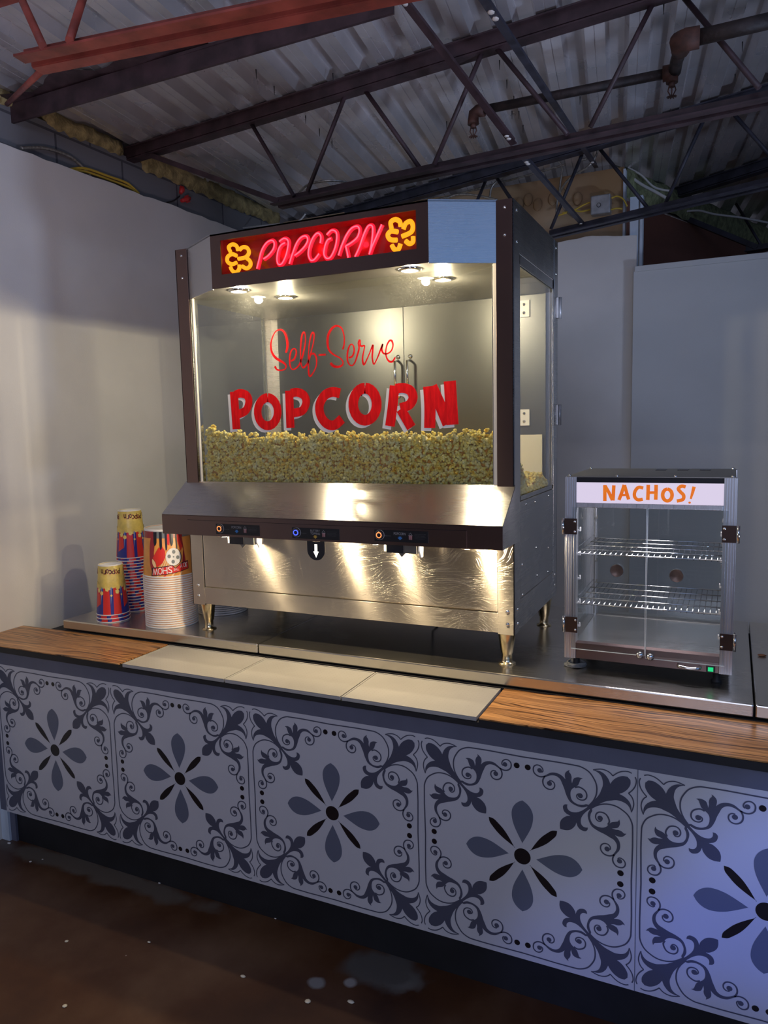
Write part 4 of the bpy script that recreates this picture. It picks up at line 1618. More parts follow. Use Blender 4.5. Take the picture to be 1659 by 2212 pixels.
# control labels
def label(xa, za, xb, zb, kind_):
    w_ = xb - xa
    h_ = 0.036
    zc_ = (za + zb) / 2
    mb = MB()
    mb.box(xa, xb, 0.1198, 0.1212, zc_ - h_ / 2, zc_ + h_ / 2, K('label'))
    lb = mb.build('control_label', lip, 0.001)
    Y = 0.1194
    fn = lambda u, v: (xa + u * w_, Y, zc_ + v * w_)
    mb = MB()
    if kind_ == 'butter':
        text(mb, 'BUTTERY', fn, K('ink_grey'), 0.20, 0.040, 0.40, 0.035)
        text(mb, 'TOPPING', fn, K('ink_grey'), 0.20, 0.040, 0.40, -0.018)
        ac, ay = K('ink_gold'), -0.030
    else:
        text(mb, 'POPCORN', fn, K('ink_grey'), 0.22, 0.044, 0.37, 0.022)
        ac, ay = K('ink_blue'), -0.004
    text(mb, 'Dispense', fn, K('ink_dim'), 0.13, 0.024, 0.185, -0.012)
    cxa = 0.485 if kind_ != 'butter' else 0.50
    mb.flat([(cxa - 0.025, ay), (cxa + 0.025, ay), (cxa + 0.025, ay - 0.022), (cxa + 0.048, ay - 0.022), (cxa, ay - 0.062), (cxa - 0.048, ay - 0.022), (cxa - 0.025, ay - 0.022)], fn, ac)
    # little striped tub
    for i in range(5):
        a = 0.645 + i * 0.013
        mb.flat([(a + (2 - i) * 0.001, 0.018), (a + 0.0125, 0.018), (a + 0.0105, -0.052), (a + 0.002, -0.052)], fn, K('ink_red') if i % 2 == 0 else K('ink_grey'))
    mb.flat([(0.638, 0.018), (0.716, 0.018), (0.716, 0.026), (0.638, 0.026)], fn, K('ink_grey'))
    for a, b in ((0.655, 0.045), (0.677, 0.062), (0.699, 0.045)):
        mb.flat([(a + 0.008 * math.cos(q * PI / 4), b + 0.008 * math.sin(q * PI / 4)) for q in range(8)], fn, K('ink_grey'))
    for i, s_ in enumerate(('Place popcorn tub', 'beneath sensor', 'and press button', 'to dispense popcorn')):
        text(mb, s_, fn, K('ink_dim'), 0.20 if i % 2 == 0 else 0.185, 0.013, 0.755, 0.040 - i * 0.025)
    mb.build('label_print', lb)
    mb = MB()
    bc = (xa + 0.105 * w_, 0.1195, zc_ + 0.002)
    mb.lathe([(0.0158, 0), (0.0158, -0.0015), (0.0148, -0.0015)], bc, K('ink_grey'), 28, axis=1)
    mb.lathe([(0.0120, 0.0), (0.0120, -0.006), (0.0095, -0.007)], bc, K('blackgloss'), 28, axis=1)
    mb.lathe([(0.0095, -0.0072), (0.0066, -0.0072)], bc, K('ring_blue' if kind_ == 'butter' else 'ring_orange'), 28, axis=1)
    mb.lathe([(0.0066, -0.007), (0.0001, -0.007)], bc, K('blackgloss'), 28, axis=1)
    mb.build('push_button', lb)


label(0.725, 1.350, 0.905, 1.310, 'popcorn')
label(1.033, 1.348, 1.209, 1.309, 'butter')
label(1.333, 1.351, 1.513, 1.314, 'popcorn')
# chutes
for (a, b) in ((0.755, 0.875), (1.355, 1.475)):
    m = MB()
    m.box(a + 0.008, a + 0.068, 0.140, 0.20, 1.276, 1.304, K('blackgloss'))
    m.box(a + 0.068, b - 0.010, 0.142, 0.20, 1.276, 1.304, K('steel_in'))
    ch = P('popcorn_chute', m, 0.001)
    m = MB()
    m.prism([(0.150, 1.304), (0.150, 1.285), (0.165, 1.262), (0.178, 1.262), (0.182, 1.304)], 0, b - 0.008, b - 0.003, K('paper'))
    m.build('flap', ch)
    m = MB()
    m.box(a - 0.004, a + 0.006, 0.150, 0.156, 1.278, 1.304, K('paper'))
    m.build('side_tab', ch)
    m = MB()
    m.prism([(a + 0.045, 1.276), (a + 0.070, 1.276), (a + 0.056, 1.262)], 1, 0.15, 0.154, K('steel_in'))
    m.build('pointer', ch)
m = MB()
ac = at(683, 1168, 1, 0.135)
pts = [(ac.x - 0.033, 1.302), (ac.x + 0.033, 1.302)] + [(ac.x + 0.033 * math.cos(-k * PI / 14), 1.272 + 0.033 * math.sin(-k * PI / 14)) for k in range(15)]
m.prism(pts, 1, 0.132, 0.136, K('blackgloss'))
ar = P('topping_nozzle', m)
m = MB()
fn = lambda u, v: (ac.x + u, 0.1315, 1.270 + v)
m.flat([(-0.005, 0.022), (0.005, 0.022), (0.005, -0.002), (0.010, -0.002), (0.0, -0.022), (-0.010, -0.002), (-0.005, -0.002)], fn, K('arrow_white'))
m.build('arrow_mark', ar)
# feet
for (a, b) in ((0.520, 0.312), (1.700, 0.312), (0.530, 0.805), (1.705, 0.805)):
    m = MB()
    m.lathe([(0.0001, 0), (0.027, 0), (0.0275, 0.003), (0.019, 0.006), (0.0165, 0.009), (0.0165, 0.034), (0.0195, 0.037), (0.0285, 0.106), (0.0285, 0.113), (0.0001, 0.113)],
            (a, b, ZP), K('brass'), 24)
    P('leg', m)
m = MB()
m.tube([(1.32, 0.62, 1.02), (1.325, 0.62, 0.97), (1.32, 0.63, 0.925), (1.33, 0.66, 0.912)], 0.004, K('black'), 6)
P('power_cord', m)
# thin line of dried butter along the skirt seam
m = MB()
m.box(0.556, 1.684, yF - 0.0008, yF + 0.003, 1.0832, 1.0856, K('brass'))
P('skirt_seam', m)

# hand painted lettering on the glass
YG = 0.2690


def fng(y, ox=0.0, oz=0.0):
    return lambda u, v: (u + ox, y, v + oz)


def conv(pts, org, sc_, y=YG):
    o_ = []
    for a, b in pts:
        q = at(org[0] + a / sc_, org[1] + b / sc_, 1, y)
        o_.append((q.x, q.z))
    return o_


SS = [[(297, 425), (311, 380), (315, 320), (300, 240), (268, 182), (225, 167), (180, 192), (145, 262), (130, 340), (142, 420), (182, 480), (235, 515), (285, 548), (300, 582), (280, 612), (235, 622), (195, 610), (175, 575)],
      [(352, 518), (388, 498), (412, 440), (410, 395), (388, 378), (360, 402), (343, 460), (341, 540), (356, 595), (382, 612), (430, 582), (465, 520), (500, 400), (517, 290), (511, 212), (497, 194), (478, 230), (465, 330), (462, 450), (470, 550), (490, 592), (520, 570), (552, 520),
       (585, 400), (608, 300), (614, 222), (599, 198), (580, 232), (560, 330), (551, 450), (551, 580), (555, 660), (569, 688), (602, 650), (635, 580), (642, 510), (628, 455), (602, 432), (576, 450)],
      [(664, 451), (704, 448), (744, 445)],
      [(935, 388), (950, 330), (950, 240), (922, 152), (870, 124), (820, 147), (775, 220), (765, 320), (785, 400), (840, 450), (905, 485), (938, 530), (925, 567), (880, 583), (830, 573), (797, 538)],
      [(1000, 482), (1040, 465), (1062, 410), (1055, 350), (1030, 330), (1005, 360), (988, 430), (988, 510), (1008, 555), (1040, 568), (1072, 530), (1102, 440), (1118, 370), (1108, 320), (1118, 285), (1128, 290), (1130, 335), (1148, 352), (1178, 345), (1172, 400), (1158, 470), (1158, 520), (1172, 558), (1200, 510), (1240, 420), (1272, 338), (1270, 400), (1266, 480), (1283, 553), (1320, 490), (1355, 400), (1385, 325)],
      [(1385, 325), (1372, 385), (1392, 432), (1440, 432), (1480, 400), (1498, 340), (1484, 292), (1458, 292), (1430, 340), (1416, 420), (1430, 490), (1462, 525), (1495, 520), (1522, 475)]]
m = MB()
for i, s_ in enumerate(SS):
    p_ = cr(conv(s_, (560, 680), 5.184), 6)
    n_ = len(p_)
    heavy = 0.0066 if i in (0, 3) else 0.0052
    ws = [heavy * (1.0 + 0.35 * math.sin(k * 0.13 + i)) if i in (0, 3) else heavy * (1 + 0.2 * math.sin(k * 0.21)) for k in range(n_)]
    m.stroke(p_, ws, fng(YG), K('paint_red'), (0.9, 0.9) if i == 2 else (0.5, 0.5))
P('script_lettering', m)
o3, s3 = (360, 420), 2.765
o4, s4 = (860, 400), 3.6875
circ = lambda cx, cy, rx, ry, a0=0, a1=360, n_=26: [(cx + rx * math.cos(math.radians(a0 + (a1 - a0) * k / n_)), cy + ry * math.sin(math.radians(a0 + (a1 - a0) * k / n_))) for k in range(n_ + 1)]
LT = [('P', [([(402, 1178), (410, 1290), (418, 1402)], 50, o3, s3), ([(410, 1198), (440, 1188), (478, 1200), (492, 1236), (476, 1288), (432, 1312), (416, 1314)], 44, o3, s3)]),
      ('O', [(circ(604, 1298, 60, 84, -90, 270), 46, o3, s3)]),
      ('P', [([(732, 1172), (736, 1290), (740, 1394)], 48, o3, s3), ([(742, 1188), (780, 1182), (820, 1200), (834, 1242), (812, 1290), (766, 1304), (745, 1306)], 44, o3, s3)]),
      ('C', [([(1036, 1188), (990, 1180), (945, 1200), (914, 1256), (920, 1320), (955, 1368), (1002, 1378), (1048, 1340)], 48, o3, s3)]),
      ('O', [(circ(1185, 1253, 70, 96, -90, 270), 52, o3, s3)]),
      ('R', [([(1362, 1142), (1350, 1265), (1334, 1384)], 50, o3, s3), ([(1368, 1162), (1412, 1156), (1456, 1172), (1472, 1216), (1448, 1258), (1396, 1276)], 46, o3, s3), ([(1398, 1282), (1432, 1340), (1462, 1392)], 48, o3, s3)]),
      ('N', [([(244, 1602), (254, 1760), (252, 1934)], 74, o4, s4), ([(268, 1604), (330, 1740), (398, 1902)], 72, o4, s4), ([(412, 1560), (422, 1720), (434, 1908)], 78, o4, s4)])]
k3 = 1 / 2.765 / 530.0 * 1.0
for nm, strokes in LT:
    m = MB()
    for layer, (mt, dy, ox, oz, kw) in enumerate((('paint_white', 0.0006, -0.0125, -0.0090, 0.92), ('paint_red', 0.0, 0, 0, 1.0))):
        for i, (pts, wd, og, sc_) in enumerate(strokes):
            p_ = cr(conv(pts, og, sc_), 5) if len(pts) < 20 else conv(pts, og, sc_)
            m.stroke(p_, wd / sc_ / 530.0 * kw, fng(YG - 0.0008 * layer - 0.0001 * i, ox, oz), K(mt))
    P('painted_letter', m)

# ================================================================== POPCORN
rnd = random.Random(11)


def kernel_mesh(seed):
    r_ = random.Random(seed)
    mb = MB()
    mb.ball((0, 0, 0), 0.0058, K('popcorn'), 6, 4)
    for k in range(5):
        a, b = r_.uniform(0, 2 * PI), r_.uniform(-0.9, 0.9)
        rr = r_.uniform(0.0048, 0.0068)
        c_ = (rr * math.cos(a) * math.cos(b), rr * math.sin(a) * math.cos(b), rr * math.sin(b))
        mb.ball(c_, r_.uniform(0.0034, 0.0052), K('popcorn'), 7, 4, (r_.uniform(0.8, 1.2), r_.uniform(0.8, 1.2), r_.uniform(0.8, 1.1)))
    return mb


KM = [kernel_mesh(s_) for s_ in range(5)]
KMM = [k.mesh('popcorn_kernel') for k in KM]


def topz(x):
    tx = [0.57, 0.62, 0.70, 0.78, 0.95, 1.05, 1.2, 1.35, 1.5, 1.6, 1.70]
    tz = [1.672, 1.668, 1.650, 1.640, 1.638, 1.645, 1.636, 1.634, 1.630, 1.638, 1.632]
    return float(np.interp(x, tx, tz))


def pile(x, y):
    fy = [0.27, 0.31, 0.345, 0.43, 0.49, 0.54, 0.60, 0.68, 0.80]
    fz = [1.0, 0.92, 0.68, 0.46, 0.20, 0.12, 0.24, 0.22, 0.10]
    return 1.436 + (topz(x) - 1.436) * float(np.interp(y, fy, fz)) + 0.006 * math.sin(x * 31 + y * 17)


pos = []
x = 0.575
while x < 1.722:                        # against the front glass
    z = 1.446
    while z < topz(x) + 0.002:
        pos.append((x + rnd.uniform(-.005, .005), 0.286 + rnd.uniform(-0.003, 0.006), z + rnd.uniform(-.004, .004)))
        z += 0.0125
    x += 0.0125
x = 0.575
while x < 1.722:                        # the sloping top
    y = 0.292
    while y < 0.80:
        pos.append((x + rnd.uniform(-.006, .006), y + rnd.uniform(-.006, .006), pile(x, y) + rnd.uniform(-0.005, 0.007)))
        y += 0.0125 if y < 0.5 else 0.017
    x += 0.0135
y = 0.30
while y < 0.78:                         # against the right hand glass
    z = 1.444
    while z < pile(1.70, y):
        pos.append((1.718 + rnd.uniform(-.004, .002), y + rnd.uniform(-.005, .005), z + rnd.uniform(-.004, .004)))
        z += 0.0125
    y += 0.0125
for k in range(70):                     # loose ones along the crest
    x = rnd.uniform(0.58, 1.71)
    pos.append((x, rnd.uniform(0.288, 0.31), topz(x) + rnd.uniform(0.004, 0.014)))
pos.sort(key=lambda p: (Vector(p) - CAM).length + (0 if p[1] < 0.292 else 0.5))
for i, p in enumerate(pos[:300]):
    o = bpy.data.objects.new('popcorn_kernel', KMM[i % 5])
    col.objects.link(o)
    o.location = p
    o.rotation_euler = (rnd.uniform(0, 6.28), rnd.uniform(0, 6.28), rnd.uniform(0, 6.28))
    s_ = rnd.uniform(0.85, 1.15)
    o.scale = (s_, s_, s_)
    tag(o, 'buttery popcorn kernel pressed against the right part of the front glass', 'popcorn', 'popcorn kernels at the front glass')
V, F = [], []
KV = [np.array(k.v) for k in KM]
KF = [k.f for k in KM]
nb = 0
for i, p in enumerate(pos[300:]):
    k = i % 5
    R_ = np.array(Matrix.Rotation(rnd.uniform(0, 6.28), 3, 'Z') @ Matrix.Rotation(rnd.uniform(0, 6.28), 3, 'X'))
    V.append(KV[k] @ R_.T * rnd.uniform(0.85, 1.18) + np.array(p))
    F += [tuple(a + nb for a in f_) for f_ in KF[k]]
    nb += len(KV[k])
# packed core of the pile, coloured as the shaded gaps between kernels
n_core = len(F)
gx = np.linspace(0.572, 1.722, 60)
gy = np.linspace(0.293, 0.80, 26)
core = [(a, b, pile(a, b) - 0.010) for a in gx for b in gy]
V.append(np.array(core))
for i in range(59):
    for j in range(25):
        F.append((nb + i * 26 + j, nb + i * 26 + 26 + j, nb + i * 26 + 27 + j, nb + i * 26 + j + 1))
nb += len(core)
fr = [(a, 0.293, z) for a in gx for z in (1.436, pile(a, 0.293) - 0.010)]
V.append(np.array(fr))
for i in range(59):
    F.append((nb + 2 * i, nb + 2 * i + 2, nb + 2 * i + 3, nb + 2 * i + 1))
nb += len(fr)
sd_ = [(1.714, b, z) for b in gy for z in (1.436, pile(1.70, b) - 0.010)]
V.append(np.array(sd_))
for i in range(25):
    F.append((nb + 2 * i, nb + 2 * i + 2, nb + 2 * i + 3, nb + 2 * i + 1))
V = np.concatenate(V) - np.array((1.118, 0.4, 1.436))
me = bpy.data.meshes.new('popcorn')
me.from_pydata(V.tolist(), [], F)
me.polygons.foreach_set('use_smooth', [True] * len(me.polygons))
me.materials.append(K('popcorn'))
me.materials.append(K('butter'))
mi_ = [0] * len(F)
for q in range(n_core, len(F)):
    mi_[q] = 1
me.polygons.foreach_set('material_index', mi_)
o = bpy.data.objects.new('popcorn', me)
col.objects.link(o)
o.location = (1.118, 0.4, 1.436)
tag(o, 'heap of yellow buttered popcorn filling the bottom of the glass bin', 'popcorn', kind='stuff')

# ================================================================== PAPER CUPS
def conef(c_th, H, R, Rt, off=0.0004):
    def fn(s_, h):
        rr = R + (Rt - R) * h / H + off
        th = c_th + s_ / R
        return (rr * math.cos(th), rr * math.sin(th), h)
    return fn


def split_flat(mb, poly, fn, mt, step):
    """flat polygon wrapped on a cone: cut into narrow vertical strips first"""
    a0, a1 = min(p[0] for p in poly), max(p[0] for p in poly)
    n_ = max(1, int(math.ceil((a1 - a0) / step)))

    def clip(pl_, v, keep):
        out = []
        for i in range(len(pl_)):
            p, q = pl_[i], pl_[(i + 1) % len(pl_)]
            pi, qi = (p[0] >= v) == keep, (q[0] >= v) == keep
            if pi:
                out.append(p)
            if pi != qi:
                t_ = (v - p[0]) / (q[0] - p[0])
                out.append((v, p[1] + (q[1] - p[1]) * t_))
        return out
    for k in range(n_):
        b0, b1 = a0 + (a1 - a0) * k / n_, a0 + (a1 - a0) * (k + 1) / n_
        pp = poly
        if k > 0:
            pp = clip(pp, b0, True)
        if k < n_ - 1 and len(pp) >= 3:
            pp = clip(pp, b1, False)
        if len(pp) >= 3:
            mb.flat(pp, fn, mt)


def blob(cx, cy, r, seed, n_=16, squash=1.0):
    r_ = random.Random(seed)
    ph = r_.uniform(0, 6)
    return [(cx + r * (1 + 0.13 * math.sin(5 * a + ph) + 0.06 * math.sin(3 * a)) * math.cos(a),
             cy + r * squash * (1 + 0.13 * math.sin(5 * a + ph)) * math.sin(a)) for a in (2 * PI * k / n_ for k in range(n_))]


def cup(name, R, Rt, H, rim, art, label_, cat, group, low=False):
    t = thing(name, (0, 0, 0), label_, cat, group)
    mb = MB()
    if low:     # a cup inside the stack: the visible foot of its wall, the rest tucked into the cup above
        mb.lathe([(R * 0.985, 0.0015), (R - 0.001, rim), (R - 0.0035, 0.018), (Rt - 0.008, H - 0.012), (0.0001, H - 0.013)], (0, 0, 0), art['base'], 48)
    else:
        mb.lathe([(R * 0.965, 0.0), (R * 0.985, 0.0015), (R - 0.001, rim), (Rt, H - 0.003), (Rt - 0.001, H - 0.0005), (Rt - 0.003, H), (Rt - 0.0045, H - 0.001), (Rt - 0.006, H - 0.008), (0.0001, H - 0.009)],
             (0, 0, 0), art['base'], 48)
    body = mb.build('cup_wall', t)
    mb = MB()
    mb.lathe([(R - 0.003, 0.0), (R + 0.0012, 0.0006), (R + 0.0022, rim * 0.5), (R + 0.0012, rim), (R - 0.0015, rim)], (0, 0, 0), K('paper'), 48)
    mb.build('rolled_rim', t)
    if low:
        mb = MB()
        art['draw_low'](mb)
        mb.build('printed_art', body)
        return t
    mb = MB()
    mb.lathe([(Rt + 0.0004, H - art['lip']), (Rt + 0.0004, H - 0.002), (Rt - 0.001, H + 0.0002), (Rt - 0.004, H + 0.0002), (Rt - 0.0065, H - 0.008), (0.0001, H - 0.0085)], (0, 0, 0), K('paper'), 48)
    mb.build('base_disc', t)
    mb = MB()
    art['draw'](mb)
    mb.build('printed_art', body)
    return t


def small_art(th, H=0.203, R=0.0640, Rt=0.0476):
    f1, f2, f3, f4 = (conef(th, H, R, Rt, 0.0003 + 0.0003 * k) for k in range(4))
    C_ = 2 * PI * R
    hh = lambda q: q * H

    def draw(mb):
        # blue lower part with an uneven upper edge
        n_ = 72
        r_ = random.Random(5)
        for k in range(n_):
            a, b = C_ * k / n_, C_ * (k + 1) / n_
            za, zb = hh(0.56 + 0.05 * math.sin(k * 0.7)), hh(0.56 + 0.05 * math.sin((k + 1) * 0.7))
            mb.flat([(a, 0.003), (b + 0.0001, 0.003), (b + 0.0001, zb), (a, za)], f1, K('cup_blue'))
        ns = 9
        for k in range(ns):
            a = C_ * k / ns
            w_ = C_ / ns
            full_ = k % 2 == 0
            lo = 0.003 if full_ else hh(0.14)
            split_flat(mb, [(a, lo), (a + w_ * 0.72, lo if full_ else lo + hh(0.09)), (a + w_ * 0.66, hh(0.62)), (a + w_ * 0.05, hh(0.60))], f2, K('cup_red'), 0.008)
            split_flat(mb, [(a + w_ * 0.76, hh(0.22)), (a + w_ * 0.80, hh(0.60)), (a + w_ * 0.95, hh(0.60)), (a + w_ * 0.88, hh(0.40))], f2, K('cup_blue2'), 0.008)
            for q_, (dx, dz, rr) in enumerate(((0.1, 0.60, 0.012), (0.55, 0.57, 0.012), (0.85, 0.62, 0.011), (0.45, 0.47 + 0.03 * (k % 3), 0.009), (0.85, 0.40 + 0.05 * (k % 2), 0.0045 + 0.004 * (k % 2)))):
                split_flat(mb, blob(a + dx * w_, hh(dz), rr, k * 7 + q_), f3, K('cup_blob') if q_ > 2 else K('cup_yellow'), 0.008)
        for rep in (-1, 0, 1):
            # upside down lettering
            for i, chh in enumerate('Popcorn'):
                up = 0.004 * (i % 2)
                text(mb, chh, lambda u, v, i=i, up=up: f4(rep * C_ / 3 + 0.044 - i * 0.0142 - u, hh(0.93) - up - v), K('cup_ink'), 0.0125, 0.022 if chh in 'Pp' else 0.017)
                text(mb, chh, lambda u, v, i=i, up=up: f3(rep * C_ / 3 + 0.0447 - i * 0.0142 - u, hh(0.93) - up + 0.0006 - v), K('cup_red'), 0.0142, 0.0235 if chh in 'Pp' else 0.0185)

    def draw_low(mb):
        g1, g2 = (conef(th, H, R, Rt - 0.02, 0.0006 + 0.0004 * k) for k in range(2))
        n_ = 48
        for k in range(n_):
            a, b = C_ * k / n_, C_ * (k + 1) / n_
            mb.flat([(a, 0.003), (b, 0.003), (b, 0.017), (a, 0.017)], g1, K('cup_blue'))
        for k in range(9):
            a = C_ * k / 9
            if k % 2 == 0:
                split_flat(mb, [(a, 0.003), (a + 0.030, 0.003), (a + 0.030, 0.016), (a + 0.004, 0.016)], g2, K('cup_red'), 0.008)
            else:
                split_flat(mb, [(a + 0.006, 0.009), (a + 0.028, 0.012), (a + 0.028, 0.016), (a + 0.006, 0.016)], g2, K('cup_red'), 0.008)
    return {'base': K('cup_yellow'), 'draw': draw, 'draw_low': draw_low, 'lip': 0.004}


def yaw_to(c_):
    return math.atan2(CAM.y - c_[1], CAM.x - c_[0])


USED = set()
ORD = ['bottom', 'second', 'third', 'fourth', 'fifth', 'sixth', 'seventh', 'eighth', 'ninth', 'tenth', 'eleventh', 'twelfth', 'thirteenth', 'fourteenth',
       'fifteenth', 'sixteenth', 'seventeenth', 'eighteenth', 'nineteenth', 'twentieth', 'twenty-first', 'twenty-second', 'twenty-third', 'twenty-fourth']


def stack(top, low, c_, n_, dz, what, group, th):
    for i in range(n_):
        proto = top if i == n_ - 1 else low
        o = proto if proto.name not in USED else copy_tree(proto)
        USED.add(proto.name)
        o.location = (c_[0] + random.uniform(-.0004, .0004), c_[1] + random.uniform(-.0004, .0004), ZP + i * dz)
        o.rotation_euler.z = th + (random.uniform(-0.9, 0.9) if i < n_ - 1 else 0)
        o['label'] = ('topmost cup, fully visible, of ' if i == n_ - 1 else ORD[i] + (' cup of ' if i == 0 else ' cup from the bottom of ')) + what
        o['group'] = group


cs, ct, cb = (0.047, 0.293), (0.000, 0.465), (0.317, 0.336)
pc = cup('popcorn_cup', 0.0640, 0.0476, 0.203, 0.0042, small_art(0.0), 'cup', 'cup', 'g')
pcl = cup('popcorn_cup', 0.0640, 0.0476, 0.203, 0.0042, small_art(0.0), 'cup', 'cup', 'g', True)
stack(pc, pcl, cs, 3, 0.0145, 'the short front stack of red and blue cups', 'cups in the short front stack', yaw_to(cs) + 0.05)
stack(pc, pcl, ct, 19, 0.0128, 'the tall rear stack of red and blue cups', 'cups in the tall rear stack', yaw_to(ct) + 0.35)


def bucket_art(H=0.188, R=0.1010, Rt=0.0885):
    f1, f2, f3, f4, f5, f6 = (conef(0.0, H, R, Rt, 0.0003 + 0.0003 * k) for k in range(6))
    C_ = 2 * PI * R

    def draw(mb):
        S_ = lambda poly, fn, mt: split_flat(mb, poly, fn, K(mt), 0.010)
        # grey band under the base
        n_ = 60
        for k in range(n_):
            a, b = C_ * k / n_, C_ * (k + 1) / n_
            mb.flat([(a, H - 0.034), (b, H - 0.034), (b, H - 0.008), (a, H - 0.008)], f1, K('cup_grey') if (k // 6) % 2 else K('cup_maroon'))
        for rep in (0, 1):
            o_ = rep * C_ / 2
            # big maroon swoosh and heart
            S_([(o_ + a, b) for a, b in cr([(-0.078, 0.152), (-0.084, 0.110), (-0.082, 0.055), (-0.070, 0.026), (-0.052, 0.040), (-0.062, 0.080), (-0.058, 0.125), (-0.046, 0.160), (-0.060, 0.170)], 4, True)], f2, 'cup_maroon')
            S_([(o_ + a, b) for a, b in [(-0.068, 0.078), (-0.040, 0.118), (-0.024, 0.122), (-0.014, 0.105), (-0.014, 0.080), (-0.026, 0.058), (-0.050, 0.042), (-0.054, 0.062)]], f3, 'cup_red')
            S_([(o_ + a, b) for a, b in cr([(-0.069, 0.075), (-0.056, 0.060), (-0.053, 0.042), (-0.062, 0.044), (-0.070, 0.058)], 3, True)], f3, 'cup_peach')
            for k in range(5):
                S_([(o_ - 0.040 + k * 0.010, 0.035), (o_ - 0.034 + k * 0.010, 0.035), (o_ - 0.010 + k * 0.008, 0.085), (o_ - 0.014 + k * 0.008, 0.085)], f2, 'cup_peach')
            S_([(o_ + a, b) for a, b in [(0.045, 0.165), (0.060, 0.165), (0.070, 0.050), (0.050, 0.040), (0.062, 0.105)]], f2, 'cup_maroon')
            S_([(o_ + a, b) for a, b in [(-0.012, 0.168), (0.010, 0.168), (0.004, 0.125), (-0.004, 0.130)]], f2, 'cup_red')
            S_([(o_ + a, b) for a, b in [(0.030, 0.165), (0.046, 0.165), (0.060, 0.118), (0.050, 0.100)]], f2, 'cup_red')
            # black drips
            for (dx, w_, dl) in ((-0.055, 0.016, 0.060), (-0.030, 0.012, 0.075), (-0.008, 0.010, 0.078), (0.014, 0.016, 0.062), (0.034, 0.008, 0.082)):
                S_([(o_ + dx - w_ / 2, H - 0.010), (o_ + dx + w_ / 2, H - 0.010), (o_ + dx + w_ / 2 - 0.001, H - dl + 0.010), (o_ + dx + w_ * 0.2, H - dl), (o_ + dx - w_ * 0.2, H - dl - 0.004), (o_ + dx - w_ / 2 + 0.001, H - dl + 0.012)], f4, 'cup_ink')
            # film reel
            S_([(o_ + 0.020 + 0.0315 * math.cos(a), 0.080 + 0.0345 * math.sin(a)) for a in (2 * PI * k / 28 for k in range(28))], f4, 'cup_ink')
            S_([(o_ + 0.018 + 0.030 * math.cos(a), 0.081 + 0.034 * math.sin(a)) for a in (2 * PI * k / 28 for k in range(28))], f5, 'paper')
            for ang in (1.45, 3.0, 4.55, 6.1):
                S_([(o_ + 0.018 + 0.017 * math.cos(ang) + 0.0068 * math.cos(a), 0.081 + 0.019 * math.sin(ang) + 0.0075 * math.sin(a)) for a in (2 * PI * k / 14 for k in range(14))], f6, 'cup_grey')
            S_([(o_ + 0.018 + 0.003 * math.cos(a), 0.081 + 0.003 * math.sin(a)) for a in (2 * PI * k / 10 for k in range(10))], f6, 'cup_grey')
            # banner, printed the other way up
            up = lambda base: (lambda u, v: base(o_ - u, 0.038 - v))
            bn = lambda a: 0.020 * a
            S_([(o_ - 0.074, 0.008), (o_ + 0.022, 0.018), (o_ + 0.080, 0.028), (o_ + 0.080, 0.060), (o_ + 0.045, 0.054), (o_ + 0.022, 0.038), (o_ + 0.012, 0.050), (o_ - 0.070, 0.040)], f5, 'cup_ink')
            S_([(o_ - 0.069, 0.011), (o_ + 0.020, 0.020), (o_ + 0.078, 0.030), (o_ + 0.077, 0.057), (o_ + 0.046, 0.051), (o_ + 0.022, 0.035), (o_ + 0.010, 0.047), (o_ - 0.066, 0.037)], f6, 'cup_red')
            f7 = conef(0.0, H, R, Rt, 0.0024)
            for i, chh in enumerate('SHOW'):
                wv = (0.016, 0.018, 0.018, 0.024)[i]
                st = (0.010, -0.008, -0.027, -0.044)[i]
                text(mb, chh, lambda u, v, st=st: f7(o_ + st - u, 0.044 + st * 0.10 - v), K('paper'), wv, 0.026)
            text(mb, 'THE', lambda u, v: f7(o_ + 0.035 - u, 0.036 - v), K('paper'), 0.020, 0.009)
            for i, chh in enumerate('JOY'):
                st = (0.076, 0.065, 0.051)[i]
                text(mb, chh, lambda u, v, st=st: f7(o_ + st - u, 0.054 - v), K('paper'), 0.011, 0.018)
            for k in range(4):
                S_([(o_ - 0.060 + k * 0.03, 0.003), (o_ - 0.050 + k * 0.03, 0.003), (o_ - 0.040 + k * 0.03, 0.012 + 0.003 * k), (o_ - 0.045 + k * 0.03, 0.012 + 0.003 * k)], f2, 'cup_red' if k == 1 else 'cup_peach')
    def draw_low(mb):
        n_ = 48
        for k in range(n_):
            a, b = C_ * k / n_, C_ * (k + 1) / n_
            mb.flat([(a, 0.007), (b, 0.007), (b, 0.012), (a, 0.012)], conef(0.0, H, R - 0.001, Rt - 0.02, 0.0002), K('cup_peach'))
    return {'base': K('cup_orange'), 'draw': draw, 'draw_low': draw_low, 'lip': 0.010}


pbk = cup('popcorn_bucket', 0.1010, 0.0885, 0.188, 0.0068, bucket_art(), 'bucket', 'bucket', 'g')
pbl = cup('popcorn_bucket', 0.1010, 0.0885, 0.188, 0.0068, bucket_art(), 'bucket', 'bucket', 'g', True)
stack(pbk, pbl, cb, 24, 0.0087, 'the wide stack of orange popcorn buckets', 'buckets in the wide stack', yaw_to(cb) + 0.0)
for o in bpy.data.objects:
    if o.name.startswith('popcorn_bucket') and not o.parent:
        o['label'] = o['label'].replace(' cup', ' bucket')
